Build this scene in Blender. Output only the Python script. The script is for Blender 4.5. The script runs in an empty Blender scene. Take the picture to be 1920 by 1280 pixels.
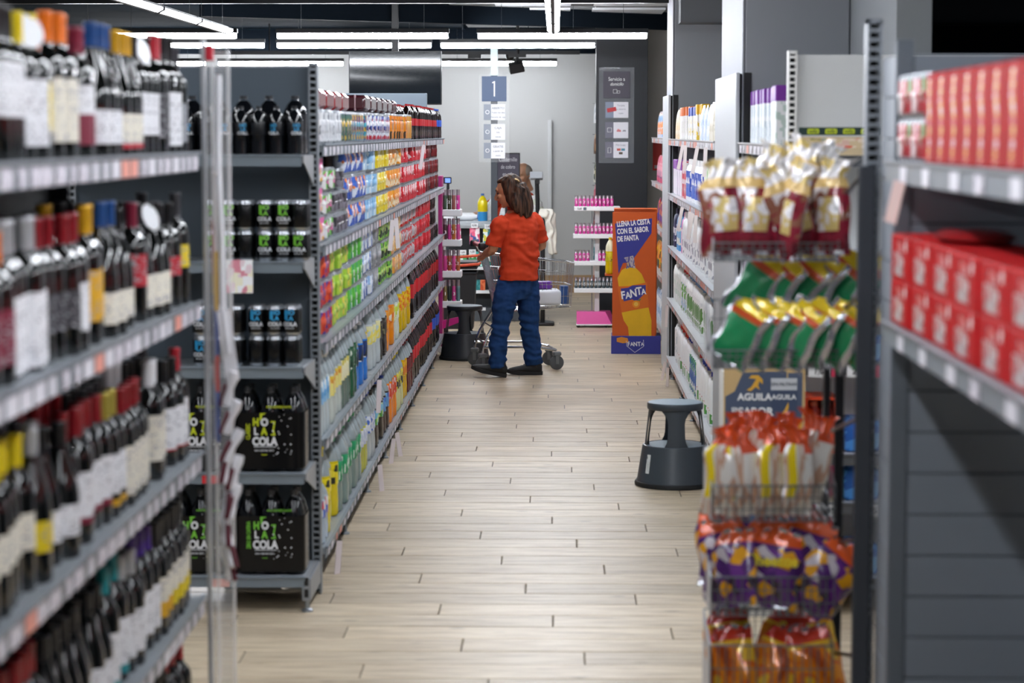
import bpy, bmesh, math, random
from mathutils import Vector, Matrix
RND = random.Random(11)
SC = bpy.context.scene
COL = SC.collection
PI = math.pi

# ---------------------------------------------------------------- camera, world, exposure
F_PX, CAM_H, VPX, VPY = 4200.0, 1.83, 1042.0, 248.0
PITCH = math.atan((640 - VPY) / F_PX)
YAW = math.atan((VPX - 960) * math.cos(PITCH) / F_PX)
cam = bpy.data.cameras.new('camera')
cam.sensor_width = 36.0
cam.lens = F_PX / 1920 * 36.0
cam.clip_start, cam.clip_end = 0.1, 120
cam.dof.use_dof = True
cam.dof.focus_distance = 15.5
cam.dof.aperture_fstop = 3.3
camo = bpy.data.objects.new('camera', cam)
camo.location = (0, 0, CAM_H)
camo.rotation_euler = (PI / 2 - PITCH, 0, YAW)
COL.objects.link(camo)
SC.camera = camo
W = bpy.data.worlds.new('world')
SC.world = W
W.use_nodes = True
W.node_tree.nodes['Background'].inputs[0].default_value = (0.80, 0.86, 1.0, 1)
W.node_tree.nodes['Background'].inputs[1].default_value = 0.08
SC.view_settings.view_transform = 'Standard'
SC.view_settings.look = 'None'
SC.view_settings.gamma = 1.0
SC.view_settings.exposure = 0.12
LIGHT_POWER = 52.0
SC.view_settings.use_curve_mapping = False
_f = Vector((-math.sin(YAW) * math.cos(PITCH), math.cos(YAW) * math.cos(PITCH), -math.sin(PITCH)))
_r = Vector((math.cos(YAW), math.sin(YAW), 0))
_u = Vector((-math.sin(YAW) * math.sin(PITCH), math.cos(YAW) * math.sin(PITCH), math.cos(PITCH)))


def at(u, v, Y):
    """world point at depth Y that the photograph shows at (u, v)"""
    r = _f + _r * ((u - 960) / F_PX) + _u * ((640 - v) / F_PX)
    t = Y / r.y
    return Vector((r.x * t, Y, CAM_H + r.z * t))


# ---------------------------------------------------------------- materials
def lin(h):
    if isinstance(h, (tuple, list)):
        return tuple(h[:3]) + (1,)
    h = h.lstrip('#')
    c = [int(h[i:i + 2], 16) / 255 for i in (0, 2, 4)]
    return tuple((x / 12.92 if x <= .04045 else ((x + .055) / 1.055) ** 2.4) for x in c) + (1,)


_M = {}


def M(col, rough=.5, metal=0.0, spec=.5, emit=0.0, alpha=1.0, bump=0.0, bscale=60, coat=0.0, mott=0.0):
    key = (str(col), rough, metal, spec, emit, alpha, bump, bscale, coat, mott)
    if key in _M:
        return _M[key]
    m = bpy.data.materials.new('mat_%03d' % len(_M))
    m.use_nodes = True
    nt = m.node_tree
    b = nt.nodes['Principled BSDF']
    b.inputs['Base Color'].default_value = lin(col)
    b.inputs['Roughness'].default_value = rough
    b.inputs['Metallic'].default_value = metal
    b.inputs['Specular IOR Level'].default_value = spec
    b.inputs['Alpha'].default_value = alpha
    b.inputs['Coat Weight'].default_value = coat
    b.inputs['Coat Roughness'].default_value = .08
    if emit:
        b.inputs['Emission Color'].default_value = lin(col)
        b.inputs['Emission Strength'].default_value = emit
    if bump or mott:
        tc = nt.nodes.new('ShaderNodeTexCoord')
        n = nt.nodes.new('ShaderNodeTexNoise')
        n.inputs['Scale'].default_value = bscale
        n.inputs['Detail'].default_value = 4
        nt.links.new(tc.outputs['Object'], n.inputs['Vector'])
        if bump:
            bp = nt.nodes.new('ShaderNodeBump')
            bp.inputs['Strength'].default_value = bump
            bp.inputs['Distance'].default_value = .01
            nt.links.new(n.outputs['Fac'], bp.inputs['Height'])
            nt.links.new(bp.outputs['Normal'], b.inputs['Normal'])
        if mott:
            mx = nt.nodes.new('ShaderNodeMix')
            mx.data_type = 'RGBA'
            c = lin(col)
            mx.inputs[6].default_value = tuple(x * (1 - mott) for x in c[:3]) + (1,)
            mx.inputs[7].default_value = tuple(min(1, x * (1 + mott)) for x in c[:3]) + (1,)
            nt.links.new(n.outputs['Fac'], mx.inputs[0])
            nt.links.new(mx.outputs[2], b.inputs['Base Color'])
    _M[key] = m
    return m


def PRN(cols, scale=(40, 40, 40), rough=.35, metal=0.0, seed=0.0, smooth=False, coat=0.0, metric='CHEBYCHEV'):
    """printed packaging: cells of the given ink colours, in object space"""
    key = ('prn', str(cols), scale, rough, metal, seed, smooth, coat, metric)
    if key in _M:
        return _M[key]
    m = bpy.data.materials.new('print_%03d' % len(_M))
    m.use_nodes = True
    nt = m.node_tree
    b = nt.nodes['Principled BSDF']
    b.inputs['Roughness'].default_value = rough
    b.inputs['Metallic'].default_value = metal
    b.inputs['Coat Weight'].default_value = coat
    tc = nt.nodes.new('ShaderNodeTexCoord')
    mp = nt.nodes.new('ShaderNodeMapping')
    mp.inputs['Location'].default_value = (seed * 3.7, seed * 1.3, seed * 2.1)
    mp.inputs['Scale'].default_value = scale
    nt.links.new(tc.outputs['Object'], mp.inputs['Vector'])
    if smooth:
        t = nt.nodes.new('ShaderNodeTexNoise')
        t.inputs['Scale'].default_value = 1
        t.inputs['Detail'].default_value = 2.5
        src = t.outputs['Fac']
    else:
        t = nt.nodes.new('ShaderNodeTexVoronoi')
        t.distance = metric
        t.inputs['Scale'].default_value = 1
        sp = nt.nodes.new('ShaderNodeSeparateColor')
        nt.links.new(t.outputs['Color'], sp.inputs[0])
        src = sp.outputs[0]
    nt.links.new(mp.outputs[0], t.inputs['Vector'])
    cr = nt.nodes.new('ShaderNodeValToRGB')
    cr.color_ramp.interpolation = 'CONSTANT'
    el = cr.color_ramp.elements
    n = len(cols)
    while len(el) < n:
        el.new(.5)
    for i, c in enumerate(cols):
        el[i].position = (.28 + .44 * i / n if i else 0) if smooth else i / n
        el[i].color = lin(c)
    nt.links.new(src, cr.inputs[0])
    nt.links.new(cr.outputs[0], b.inputs['Base Color'])
    _M[key] = m
    return m


def GLASS(col='#eef4f6', alpha=.22, rough=.08):
    key = ('glass', col, alpha, rough)
    if key in _M:
        return _M[key]
    m = bpy.data.materials.new('clear_%03d' % len(_M))
    m.use_nodes = True
    nt = m.node_tree
    b = nt.nodes['Principled BSDF']
    b.inputs['Base Color'].default_value = lin(col)
    b.inputs['Roughness'].default_value = rough
    b.inputs['Alpha'].default_value = alpha
    _M[key] = m
    return m


# ---------------------------------------------------------------- mesh building
class MB:
    def __init__(s):
        s.v, s.f, s.m = [], [], []

    def add(s, vs, fs, mi=0):
        o = len(s.v)
        s.v += [tuple(v) for v in vs]
        for k, f in enumerate(fs):
            s.f.append(tuple(o + i for i in f))
            s.m.append(mi[k] if isinstance(mi, list) else mi)
        return s

    def box(s, x0, x1, y0, y1, z0, z1, mi=0):
        vs = [(x, y, z) for z in (z0, z1) for y in (y0, y1) for x in (x0, x1)]
        return s.add(vs, [(0, 2, 3, 1), (4, 5, 7, 6), (0, 1, 5, 4), (2, 6, 7, 3), (0, 4, 6, 2), (1, 3, 7, 5)], mi)

    def cbox(s, x0, x1, y0, y1, z0, z1, c=.004, mi=0, seg=1):
        bm = bmesh.new()
        bmesh.ops.create_cube(bm, size=1)
        for v in bm.verts:
            v.co = Vector(((x0 + x1) / 2 + v.co.x * (x1 - x0), (y0 + y1) / 2 + v.co.y * (y1 - y0), (z0 + z1) / 2 + v.co.z * (z1 - z0)))
        bmesh.ops.bevel(bm, geom=bm.edges[:], offset=c, segments=seg, profile=.5, affect='EDGES')
        bm.verts.index_update()
        s.add([v.co[:] for v in bm.verts], [[v.index for v in f.verts] for f in bm.faces], mi)
        bm.free()
        return s

    def poly(s, pts, y0, y1, mi=0):
        """prism: outline in XZ, extruded along Y"""
        n = len(pts)
        vs = [(p[0], y0, p[1]) for p in pts] + [(p[0], y1, p[1]) for p in pts]
        fs = [tuple(range(n)), tuple(range(2 * n - 1, n - 1, -1))] + [(i, i + n, (i + 1) % n + n, (i + 1) % n) for i in range(n)]
        return s.add(vs, fs, mi)

    def lathe(s, prof, n=16, c=(0, 0, 0), mi=0, arc=None, scale=(1, 1)):
        a0, a1 = arc or (0, 2 * PI)
        full = arc is None
        cnt = n if full else n + 1
        rings, vs = [], []
        for r, z in prof:
            if r < 1e-5:
                rings.append([len(vs)])
                vs.append((c[0], c[1], c[2] + z))
            else:
                ring = []
                for k in range(cnt):
                    a = a0 + (a1 - a0) * k / n
                    ring.append(len(vs))
                    vs.append((c[0] + r * math.cos(a) * scale[0], c[1] + r * math.sin(a) * scale[1], c[2] + z))
                rings.append(ring)
        fs, ms = [], []
        for i in range(len(rings) - 1):
            A, B = rings[i], rings[i + 1]
            mm = mi[i] if isinstance(mi, list) else mi
            for k in range(n):
                k2 = (k + 1) % cnt
                if len(A) == 1 and len(B) == 1:
                    continue
                if len(A) == 1:
                    fs.append((A[0], B[k2], B[k]))
                elif len(B) == 1:
                    fs.append((A[k], A[k2], B[0]))
                else:
                    fs.append((A[k], A[k2], B[k2], B[k]))
                ms.append(mm)
        return s.add(vs, fs, ms)

    def tube(s, pts, r, n=6, mi=0, closed=False):
        P = [Vector(p) for p in pts]
        N = len(P)
        vs = []
        up = Vector((0, 0, 1))
        for i in range(N):
            if closed:
                d = P[(i + 1) % N] - P[i - 1]
            else:
                d = P[min(i + 1, N - 1)] - P[max(i - 1, 0)]
            d.normalize()
            if i == 0:
                ref = up if abs(d.dot(up)) < .95 else Vector((1, 0, 0))
                a = d.cross(ref).normalized()
            else:
                a = a - d * a.dot(d)
                a = a.normalized() if a.length > 1e-4 else d.orthogonal().normalized()
            b = d.cross(a).normalized()
            rr = r[i] if isinstance(r, (list, tuple)) else r
            for k in range(n):
                t = 2 * PI * k / n
                vs.append(P[i] + a * (rr * math.cos(t)) + b * (rr * math.sin(t)))
        fs = []
        for i in range(N if closed else N - 1):
            j = (i + 1) % N
            for k in range(n):
                k2 = (k + 1) % n
                fs.append((i * n + k, j * n + k, j * n + k2, i * n + k2))
        if not closed:
            fs.append(tuple(range(n)))
            fs.append(tuple((N - 1) * n + k for k in range(n - 1, -1, -1)))
        return s.add(vs, fs, mi)

    def sheet(s, fn, nu, nv, mi=0, thick=None):
        """grid of points fn(u, v); mi may be a function of (u, v)"""
        vs = [fn(i / nu, j / nv) for j in range(nv + 1) for i in range(nu + 1)]
        fs, ms = [], []
        for j in range(nv):
            for i in range(nu):
                a = j * (nu + 1) + i
                fs.append((a, a + 1, a + nu + 2, a + nu + 1))
                ms.append(mi((i + .5) / nu, (j + .5) / nv) if callable(mi) else mi)
        return s.add(vs, fs, ms)

    def xf(s, mat, start=0):
        for i in range(start, len(s.v)):
            s.v[i] = tuple(mat @ Vector(s.v[i]))
        return s

    def mesh(s, mats, smooth=True, ang=38, name='m'):
        me = bpy.data.meshes.new(name)
        me.from_pydata(s.v, [], s.f)
        for m in (mats if isinstance(mats, (list, tuple)) else [mats]):
            me.materials.append(m)
        me.polygons.foreach_set('material_index', s.m)
        me.update()
        if smooth:
            me.polygons.foreach_set('use_smooth', [True] * len(me.polygons))
            me.set_sharp_from_angle(angle=math.radians(ang))
        return me


def ob(name, me, parent=None, loc=(0, 0, 0), rz=0.0, label=None, cat=None, group=None, kind=None, rot=None, scale=None):
    o = bpy.data.objects.new(name, me)
    COL.objects.link(o)
    o.location = loc
    o.rotation_euler = rot if rot is not None else (0, 0, rz)
    if scale is not None:
        o.scale = scale
    if parent is not None:
        o.parent = parent
    if label:
        o['label'] = label
    if cat:
        o['category'] = cat
    if group:
        o['group'] = group
    if kind:
        o['kind'] = kind
    return o


def empty(name, loc=(0, 0, 0), rz=0.0, **k):
    o = ob(name, None, None, loc, rz, **k)
    o.empty_display_size = .1
    return o


_T = {}


def TXT(s, size, mat, bold=.0, align='CENTER', ext=.0006, sx=1.0, shear=0.0):
    """lettering as mesh: stands in XZ, reads from -Y"""
    key = (s, size, mat.name, bold, align, sx, shear)
    if key in _T:
        return _T[key]
    cu = bpy.data.curves.new('t', 'FONT')
    cu.body = s
    cu.size = size
    cu.align_x = align
    cu.align_y = 'CENTER'
    cu.extrude = ext
    cu.offset = bold * size
    cu.shear = shear
    cu.resolution_u = 3
    o = bpy.data.objects.new('t', cu)
    me = bpy.data.meshes.new_from_object(o)
    bpy.data.objects.remove(o)
    me.transform(Matrix.Rotation(PI / 2, 4, 'X') @ Matrix.Scale(sx, 4, (1, 0, 0)))
    me.materials.clear()
    me.materials.append(mat)
    _T[key] = me
    return me


def bent(me, r):
    """wrap lettering around a vertical cylinder of radius r (front at -Y)"""
    me = me.copy()
    for v in me.vertices:
        a = v.co.x / r
        rr = r + .0006 - v.co.y
        v.co.x, v.co.y = rr * math.sin(a), -rr * math.cos(a)
    return me


_o1 = 'zeroth first second third fourth fifth sixth seventh eighth ninth tenth eleventh twelfth thirteenth fourteenth fifteenth sixteenth seventeenth eighteenth nineteenth'.split()
_o2 = {2: 'twenty', 3: 'thirty', 4: 'forty', 5: 'fifty', 6: 'sixty', 7: 'seventy', 8: 'eighty', 9: 'ninety'}


def ORD(n):
    if n < 20:
        return _o1[n]
    t, u = divmod(n, 10)
    return (_o2[t][:-1] + 'ieth') if u == 0 else _o2[t] + '-' + _o1[u]


_cnt = {}


def nth(key):
    _cnt[key] = _cnt.get(key, 0) + 1
    return ORD(_cnt[key])


# common materials
STEEL = M('#9aa1a8', .38, .85)
GREYP = M('#8d949b', .5)
RAILP = M('#7d868e', .45, .0)
DARKP = M('#3a4048', .55)
DARKER = M('#1d2025', .6)
SLATE = M('#4b535c', .55)
BLACKM = M('#0c0d0f', .45)
WHITEP = M('#e9eaec', .45)
CHROME = M('#c9ccd0', .22, 1.0)
TAGW = M('#e6e4ec', .4)
TAGP = PRN(['#ece9f0', '#ded9e6', '#f1eef4', '#6a6674', '#ece9f0', '#cfc3d2'], (170, 170, 60), .4)
TAGS = M('#eda08f', .45)
INKB = M('#15161a', .5)
INKW = M('#f5f5f5', .5)


# ---------------------------------------------------------------- room shell
def wood_mat(brick):
    m = bpy.data.materials.new('oak_plank_tile' if not brick else 'oak_plank_floor')
    m.use_nodes = True
    nt = m.node_tree
    L = nt.links.new
    b = nt.nodes['Principled BSDF']
    tc = nt.nodes.new('ShaderNodeTexCoord')
    oi = nt.nodes.new('ShaderNodeObjectInfo')
    mp = nt.nodes.new('ShaderNodeMapping')
    mp.inputs['Scale'].default_value = (1.6, 16, 1)
    cmb = nt.nodes.new('ShaderNodeCombineXYZ')
    mul = nt.nodes.new('ShaderNodeMath')
    mul.operation = 'MULTIPLY'
    mul.inputs[1].default_value = 37
    L(oi.outputs['Random'], mul.inputs[0])
    L(mul.outputs[0], cmb.inputs[2])
    L(cmb.outputs[0], mp.inputs['Location'])
    L(tc.outputs['Object'], mp.inputs[0])
    n = nt.nodes.new('ShaderNodeTexNoise')
    n.inputs['Scale'].default_value = 2.2
    n.inputs['Detail'].default_value = 6
    n.inputs['Roughness'].default_value = .62
    L(mp.outputs[0], n.inputs['Vector'])
    cr = nt.nodes.new('ShaderNodeValToRGB')
    e = cr.color_ramp.elements
    e[0].position, e[0].color = .30, lin('#a08d72')
    e[1].position, e[1].color = .68, lin('#d2c3aa')
    e2 = e.new(.5)
    e2.color = lin('#c0af95')
    L(n.outputs['Fac'], cr.inputs[0])
    out = cr.outputs[0]
    hsv = nt.nodes.new('ShaderNodeHueSaturation')
    mr = nt.nodes.new('ShaderNodeMapRange')
    mr.inputs[3].default_value, mr.inputs[4].default_value = .86, 1.12
    if brick:
        bk = nt.nodes.new('ShaderNodeTexBrick')
        bk.inputs['Scale'].default_value = 1
        bk.inputs['Brick Width'].default_value = 1.2
        bk.inputs['Row Height'].default_value = .2
        bk.inputs['Mortar Size'].default_value = .0035
        bk.inputs['Color1'].default_value = (0, 0, 0, 1)
        bk.inputs['Color2'].default_value = (1, 1, 1, 1)
        bk.offset = 0
        sx = nt.nodes.new('ShaderNodeSeparateXYZ')
        L(tc.outputs['Object'], sx.inputs[0])
        ops = []
        for op, val in (('DIVIDE', .2), ('FLOOR', 0), ('MULTIPLY', .437)):
            q = nt.nodes.new('ShaderNodeMath')
            q.operation = op
            q.inputs[1].default_value = val
            L(ops[-1].outputs[0] if ops else sx.outputs[1], q.inputs[0])
            ops.append(q)
        ad = nt.nodes.new('ShaderNodeMath')
        L(sx.outputs[0], ad.inputs[0])
        L(ops[-1].outputs[0], ad.inputs[1])
        cx = nt.nodes.new('ShaderNodeCombineXYZ')
        L(ad.outputs[0], cx.inputs[0])
        L(sx.outputs[1], cx.inputs[1])
        L(cx.outputs[0], bk.inputs['Vector'])
        L(bk.outputs['Color'], mr.inputs[0])
        mx = nt.nodes.new('ShaderNodeMix')
        mx.data_type = 'RGBA'
        L(bk.outputs['Fac'], mx.inputs[0])
        L(hsv.outputs[0], mx.inputs[6])
        mx.inputs[7].default_value = lin('#6d6252')
        fin = mx.outputs[2]
    else:
        L(oi.outputs['Random'], mr.inputs[0])
        fin = hsv.outputs[0]
    L(mr.outputs[0], hsv.inputs['Value'])
    L(out, hsv.inputs['Color'])
    # small dark knots
    mp2 = nt.nodes.new('ShaderNodeMapping')
    mp2.inputs['Scale'].default_value = (3.2, 9, 1)
    L(cmb.outputs[0], mp2.inputs['Location'])
    L(tc.outputs['Object'], mp2.inputs[0])
    v = nt.nodes.new('ShaderNodeTexVoronoi')
    v.inputs['Scale'].default_value = 1
    L(mp2.outputs[0], v.inputs['Vector'])
    k = nt.nodes.new('ShaderNodeMapRange')
    k.inputs[1].default_value, k.inputs[2].default_value = .05, .13
    k.inputs[3].default_value, k.inputs[4].default_value = .55, 0
    L(v.outputs['Distance'], k.inputs[0])
    mx2 = nt.nodes.new('ShaderNodeMix')
    mx2.data_type = 'RGBA'
    L(k.outputs[0], mx2.inputs[0])
    L(fin, mx2.inputs[6])
    mx2.inputs[7].default_value = lin('#6a5a48')
    L(mx2.outputs[2], b.inputs['Base Color'])
    b.inputs['Roughness'].default_value = .42
    b.inputs['Specular IOR Level'].default_value = .45
    return m


PLANK = wood_mat(False)
FLOORM = wood_mat(True)
PY0, PY1, PX0, PX1 = 6.0, 14.2, -2.4, 2.4
fb = MB()
fb.box(-9, 6, -3, PY0, -.1, 0, 0).box(-9, 6, PY1, 26.2, -.1, 0, 0).box(-9, PX0, PY0, PY1, -.1, 0, 0).box(PX1, 6, PY0, PY1, -.1, 0, 0)
fb.box(PX0, PX1, PY0, PY1, -.1, -.006, 1)
floor = ob('floor', fb.mesh([FLOORM, M('#3f372e', .8)], False), kind='structure')
_pl = {}
row = 0
y = PY0
while y < PY1 - .01:
    x = PX0 - (row * .437) % 1.2
    while x < PX1:
        a, b_ = max(x, PX0), min(x + 1.2, PX1)
        if b_ - a > .03:
            key = round(b_ - a, 3)
            if key not in _pl:
                w = b_ - a
                _pl[key] = MB().cbox(.002, w - .002, .0035, .1965, -.012, 0, .0025).mesh(PLANK, False)
            ob('plank', _pl[key], floor, (a, y, RND.uniform(-.0008, .0004)))
        x += 1.2
    y += .2
    row += 1

CEIL_Z = 2.96
CEILM = M('#0c141c', .95, spec=.05, mott=.15, bscale=3)
CEILG = M('#77797a', .9, spec=.1)
cb = MB().box(-9, 6, -3, 18.2, CEIL_Z, CEIL_Z + .1, 0).box(-9, 6, 18.2, 26.2, CEIL_Z + .05, CEIL_Z + .12, 0)
ceiling = ob('ceiling', cb.mesh([CEILM], False), kind='structure')
pan = MB().box(-2.6, 2.6, .006, .994, 0, .04).mesh(M('#101c26', .95, spec=.05), False)
for i in range(8):
    ob('panel', pan, ceiling, (-3.6, 18.2 + i, CEIL_Z))
    ob('panel', pan, ceiling, (-9 + .2, 18.2 + i, CEIL_Z)) if i % 2 == 0 else None
gp = MB().box(-.32, .32, .006, .994, 0, .04).mesh(CEILG, False)
gw = MB().box(-.33, .33, .03, .97, .012, .045).mesh(M('#c3c6c8', .35), False)
for i in range(6):
    for j in range(4):
        ob('panel', gp, ceiling, (-.62 + j * .65, 18.2 + i, CEIL_Z - .01))
for i in range(3):
    for j in range(2):
        ob('skylight_pane', gw, ceiling, (-.2 + j * .86, 18.9 + i * 1.5, CEIL_Z - .04))
ob('beam', MB().box(-9, 6, 24.95, 25.15, 2.70, 3.0).mesh(M('#0f151c', .9, spec=.05), False), ceiling)
ob('beam', MB().box(-.05, .05, -3.6, 3.6, 0, .16).mesh(M('#0c1218', .9, spec=.05), False), ceiling, (.1, 20.7, CEIL_Z - .17), rz=math.radians(-58))
ob('beam', MB().box(-9, .85, 17.05, 17.12, 2.80, 2.88).mesh(BLACKM, False), ceiling)

WALLG = M('#b9bab9', .8, bump=.04, bscale=120)
WALLS = M('#808386', .75, bump=.04, bscale=120)
COLW = M('#8d9094', .7, bump=.03, bscale=100)
ob('wall_back', MB().box(-9, 1.6, 25.68, 25.8, 0, 3.1).mesh(WALLG, False), kind='structure')
ob('baseboard_back', MB().box(-9, 1.6, 25.655, 25.68, 0, .20).mesh(M('#a98963', .5, mott=.15, bscale=6), False), kind='structure')
ob('wall_right', MB().box(1.36, 1.5, 9.05, 25.7, 0, 3.1).mesh(WALLS, False), kind='structure')
ob('wall_right_return', MB().box(.905, 1.36, 22.6, 22.7, 0, 3.1).mesh(M('#bdb9b1', .8), False), kind='structure')
ob('wall_far_right', MB().box(3.4, 3.5, -2, 9.0, 0, 3.1).mesh(WALLS, False), kind='structure')
# building columns standing in the right-hand shelving line
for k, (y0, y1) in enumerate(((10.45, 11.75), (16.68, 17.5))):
    c = ob('wall_column_%d' % (k + 1), MB().cbox(.87, 1.36, y0, y1, 0, 3.05, .01).mesh(COLW, False), kind='structure')  # greyer body: shade of the camera-facing side put into the colour
    ob('lit_face_tint', MB().cbox(.862, .870, y0, y1, 0, 3.04, .002).mesh(M('#9da0a7', .6), False), c)  # added thin sheet, lamp light on the aisle face put into its lighter colour
    p = ob('cover_panel', MB().cbox(.832, .85, y0 - .02, y1 + .03, .02, 2.105, .003).mesh(M('#b3b6ba', .45), False), c)
    ob('edge_gap', MB().box(.85, .862, y0 + .02, y1 - .02, .02, 2.10).mesh(BLACKM, False), c)
    ob('trim_strip', MB().box(.8695, .905, y0 - .004, y0 - .0005, 0.0, 2.105).mesh(BLACKM, False), c)
    ob('soffit', MB().box(.9, 1.36, y0 - .35, y0 - .003, 2.62, 3.05).mesh(M('#6d7073', .8), False), c)
ob('trim_1', MB().cbox(-.09, -.045, 25.62, 25.68, .2, 1.97, .004).mesh(M('#c6c8c9', .4), False), kind='structure')

# ---------------------------------------------------------------- lamps
LAMPM = M('#f4f8ff', .4, emit=LIGHT_POWER)
LAMPB = M('#f4f8ff', .4, emit=LIGHT_POWER * 1.45)
HOUS = M('#14171b', .45)
WIRE = M('#3c4146', .4, .6)


WIREMESH = MB().tube([(0, 0, .03), (0, 0, .40)], .0018, 5).mesh(WIRE, False)


def vlamp_meshes(L):
    hous = MB().poly([(-.012, -.012), (.012, -.012), (.012, .022), (.046, .022), (.046, .030), (.012, .030), (.012, .045), (-.012, .045), (-.012, .030), (-.046, .030), (-.046, .022), (-.012, .022)], -L / 2, L / 2)
    d = []
    for sx in (-1, 1):
        b = MB()
        pts = [(sx * .0125, -.008), (sx * .045, .010), (sx * .045, .0215), (sx * .0125, .0215)]
        if sx < 0:
            pts = pts[::-1]
        b.poly(pts, -L / 2 + .01, L / 2 - .01)
        d.append(b.mesh(LAMPM, False))
    caps = MB().poly([(-.047, .031), (-.047, .008), (0, -.016), (.047, .008), (.047, .031)], -.007, .007)
    return hous.mesh(HOUS, False), d, caps.mesh(HOUS, False), WIREMESH


VL = vlamp_meshes(1.46)


def vlamp(x, y, z, rz, label, group):
    t = empty('linear_lamp', (x, y, z), rz, label=label, cat='ceiling lamp', group=group)
    ob('housing', VL[0], t)
    for d in VL[1]:
        ob('diffuser', d, t)
    for e in (-1, 1):
        ob('end_cap', VL[2], t, (0, e * .73, 0))
        ob('suspension_wire', VL[3], t, (0, e * .5, 0))
    return t


for i in range(11):
    vlamp(-.02, 1.2 + i * 1.52, 2.585, 0, 'white lamp hung lengthwise above the middle of the aisle, %s from the viewer' % ORD(i + 1), 'lamps running along the aisle')
for i in range(11):
    vlamp(-2.50, 1.2 + i * 1.52, 2.585, 0, 'white lamp hung lengthwise to the left, above the wine shelving, %s from the viewer' % ORD(i + 1), 'lamps running along the left side')
for i in range(5):
    vlamp(2.45, 1.2 + i * 1.52, 2.585, 0, 'white lamp hung lengthwise to the right, beyond the red box shelf, %s from the viewer' % ORD(i + 1), 'lamps running along the right side')


def bar_lamp(u0, u1, v, Y, label, group):
    a, b = at(u0, v, Y), at(u1, v, Y)
    L = b.x - a.x
    t = empty('bar_lamp', ((a.x + b.x) / 2, Y, a.z), 0, label=label, cat='ceiling lamp', group=group)
    ob('diffuser', MB().cbox(-L / 2, L / 2, -.03, .03, -.024, .020, .006).mesh(LAMPB, False), t)
    ob('housing', MB().box(-L / 2 - .01, L / 2 + .01, -.034, .034, .021, .055).mesh(HOUS, False), t)
    for e in (-1, 1):
        ob('suspension_wire', WIREMESH, t, (e * L * .36, 0, 0))


LMR = ('leftmost', 'middle', 'rightmost')
for k, (u0, u1) in enumerate(((120, 443), (520, 840), (896, 1213))):
    bar_lamp(u0, u1, 67, 18.0, LMR[k] + ' bar lamp of the nearest, highest crosswise row', 'crosswise lamps, nearest row')
for k, (u0, u1) in enumerate(((206, 495), (520, 808), (827, 1115))):
    bar_lamp(u0, u1, 85, 20.0, LMR[k] + ' bar lamp of the middle crosswise row', 'crosswise lamps, middle row')
for k, (u0, u1) in enumerate(((150, 385), (410, 643), (827, 1043))):
    bar_lamp(u0, u1, 119, 24.6, LMR[k] + ' bar lamp of the crosswise row nearest the back wall', 'crosswise lamps, far row')
# lighting track with a black spotlight
ob_h = MB().tube([(0, 0, 0), (0, 0, .34)], .008, 6).mesh(BLACKM)
tr = empty('lighting_track', (-.5, 23.6, 2.66), label='black lighting track with small fittings in front of the back wall', cat='track')
ob('rail', MB().box(-3.2, .75, -.02, .02, -.02, .02).mesh(BLACKM, False), tr)
ob('hanger', ob_h, tr, (-2.5, 0, 0))
ob('hanger', ob_h, tr, (.5, 0, 0))
ob('adapter', MB().box(-.42, -.28, -.03, .03, -.06, -.02).mesh(BLACKM, False), tr)
ob('camera_dome', MB().lathe([(0, -.07), (.035, -.055), (.05, -.02), (.05, 0)], 14).mesh(BLACKM), tr, (.02, 0, -.02))
sp = empty('spotlight', (-.47 + .05, 23.0, 2.52), label='black box-shaped spotlight tilted left below the lamps', cat='spotlight')
a = at(968, 126, 23.0)
sp.location = a
ob('lamp_head', MB().cbox(-.075, .075, -.06, .06, -.05, .05, .006).mesh(BLACKM, False), sp, rot=(.25, -.2, .1))
ob('stem', MB().tube([(0, 0, .03), (.015, 0, .14), (.015, 0, .46)], .016, 8).mesh(BLACKM), sp)
ob('mount', MB().box(-.08, .1, -.025, .025, .1, .135).mesh(BLACKM, False), sp)


# ---------------------------------------------------------------- shelving
def ladder_mesh(h, mat, w=.03, d=.05):
    """perforated upright: two flanges, slots between (front at -Y)"""
    b = MB()
    b.box(-w / 2, -w / 2 + .007, 0, d, 0, h).box(w / 2 - .007, w / 2, 0, d, 0, h)
    b.box(-w / 2, w / 2, d - .004, d, 0, h, 1)
    z = .02
    while z < h - .02:
        b.box(-w / 2 + .007, w / 2 - .007, 0, .004, z, z + .010)
        z += .025
    b.box(-w / 2, w / 2, 0, d, h - .012, h)
    return b.mesh([mat, DARKER], False)


SHELFM = M('#99a0a6', .4, .3)
_g = {}


def tag_mesh(w, h, mat):
    k = ('tag', w, h, mat.name)
    if k not in _g:
        _g[k] = MB().box(-w / 2, w / 2, -.0012, 0, -h / 2, h / 2).mesh(mat, False)
    return _g[k]


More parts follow.
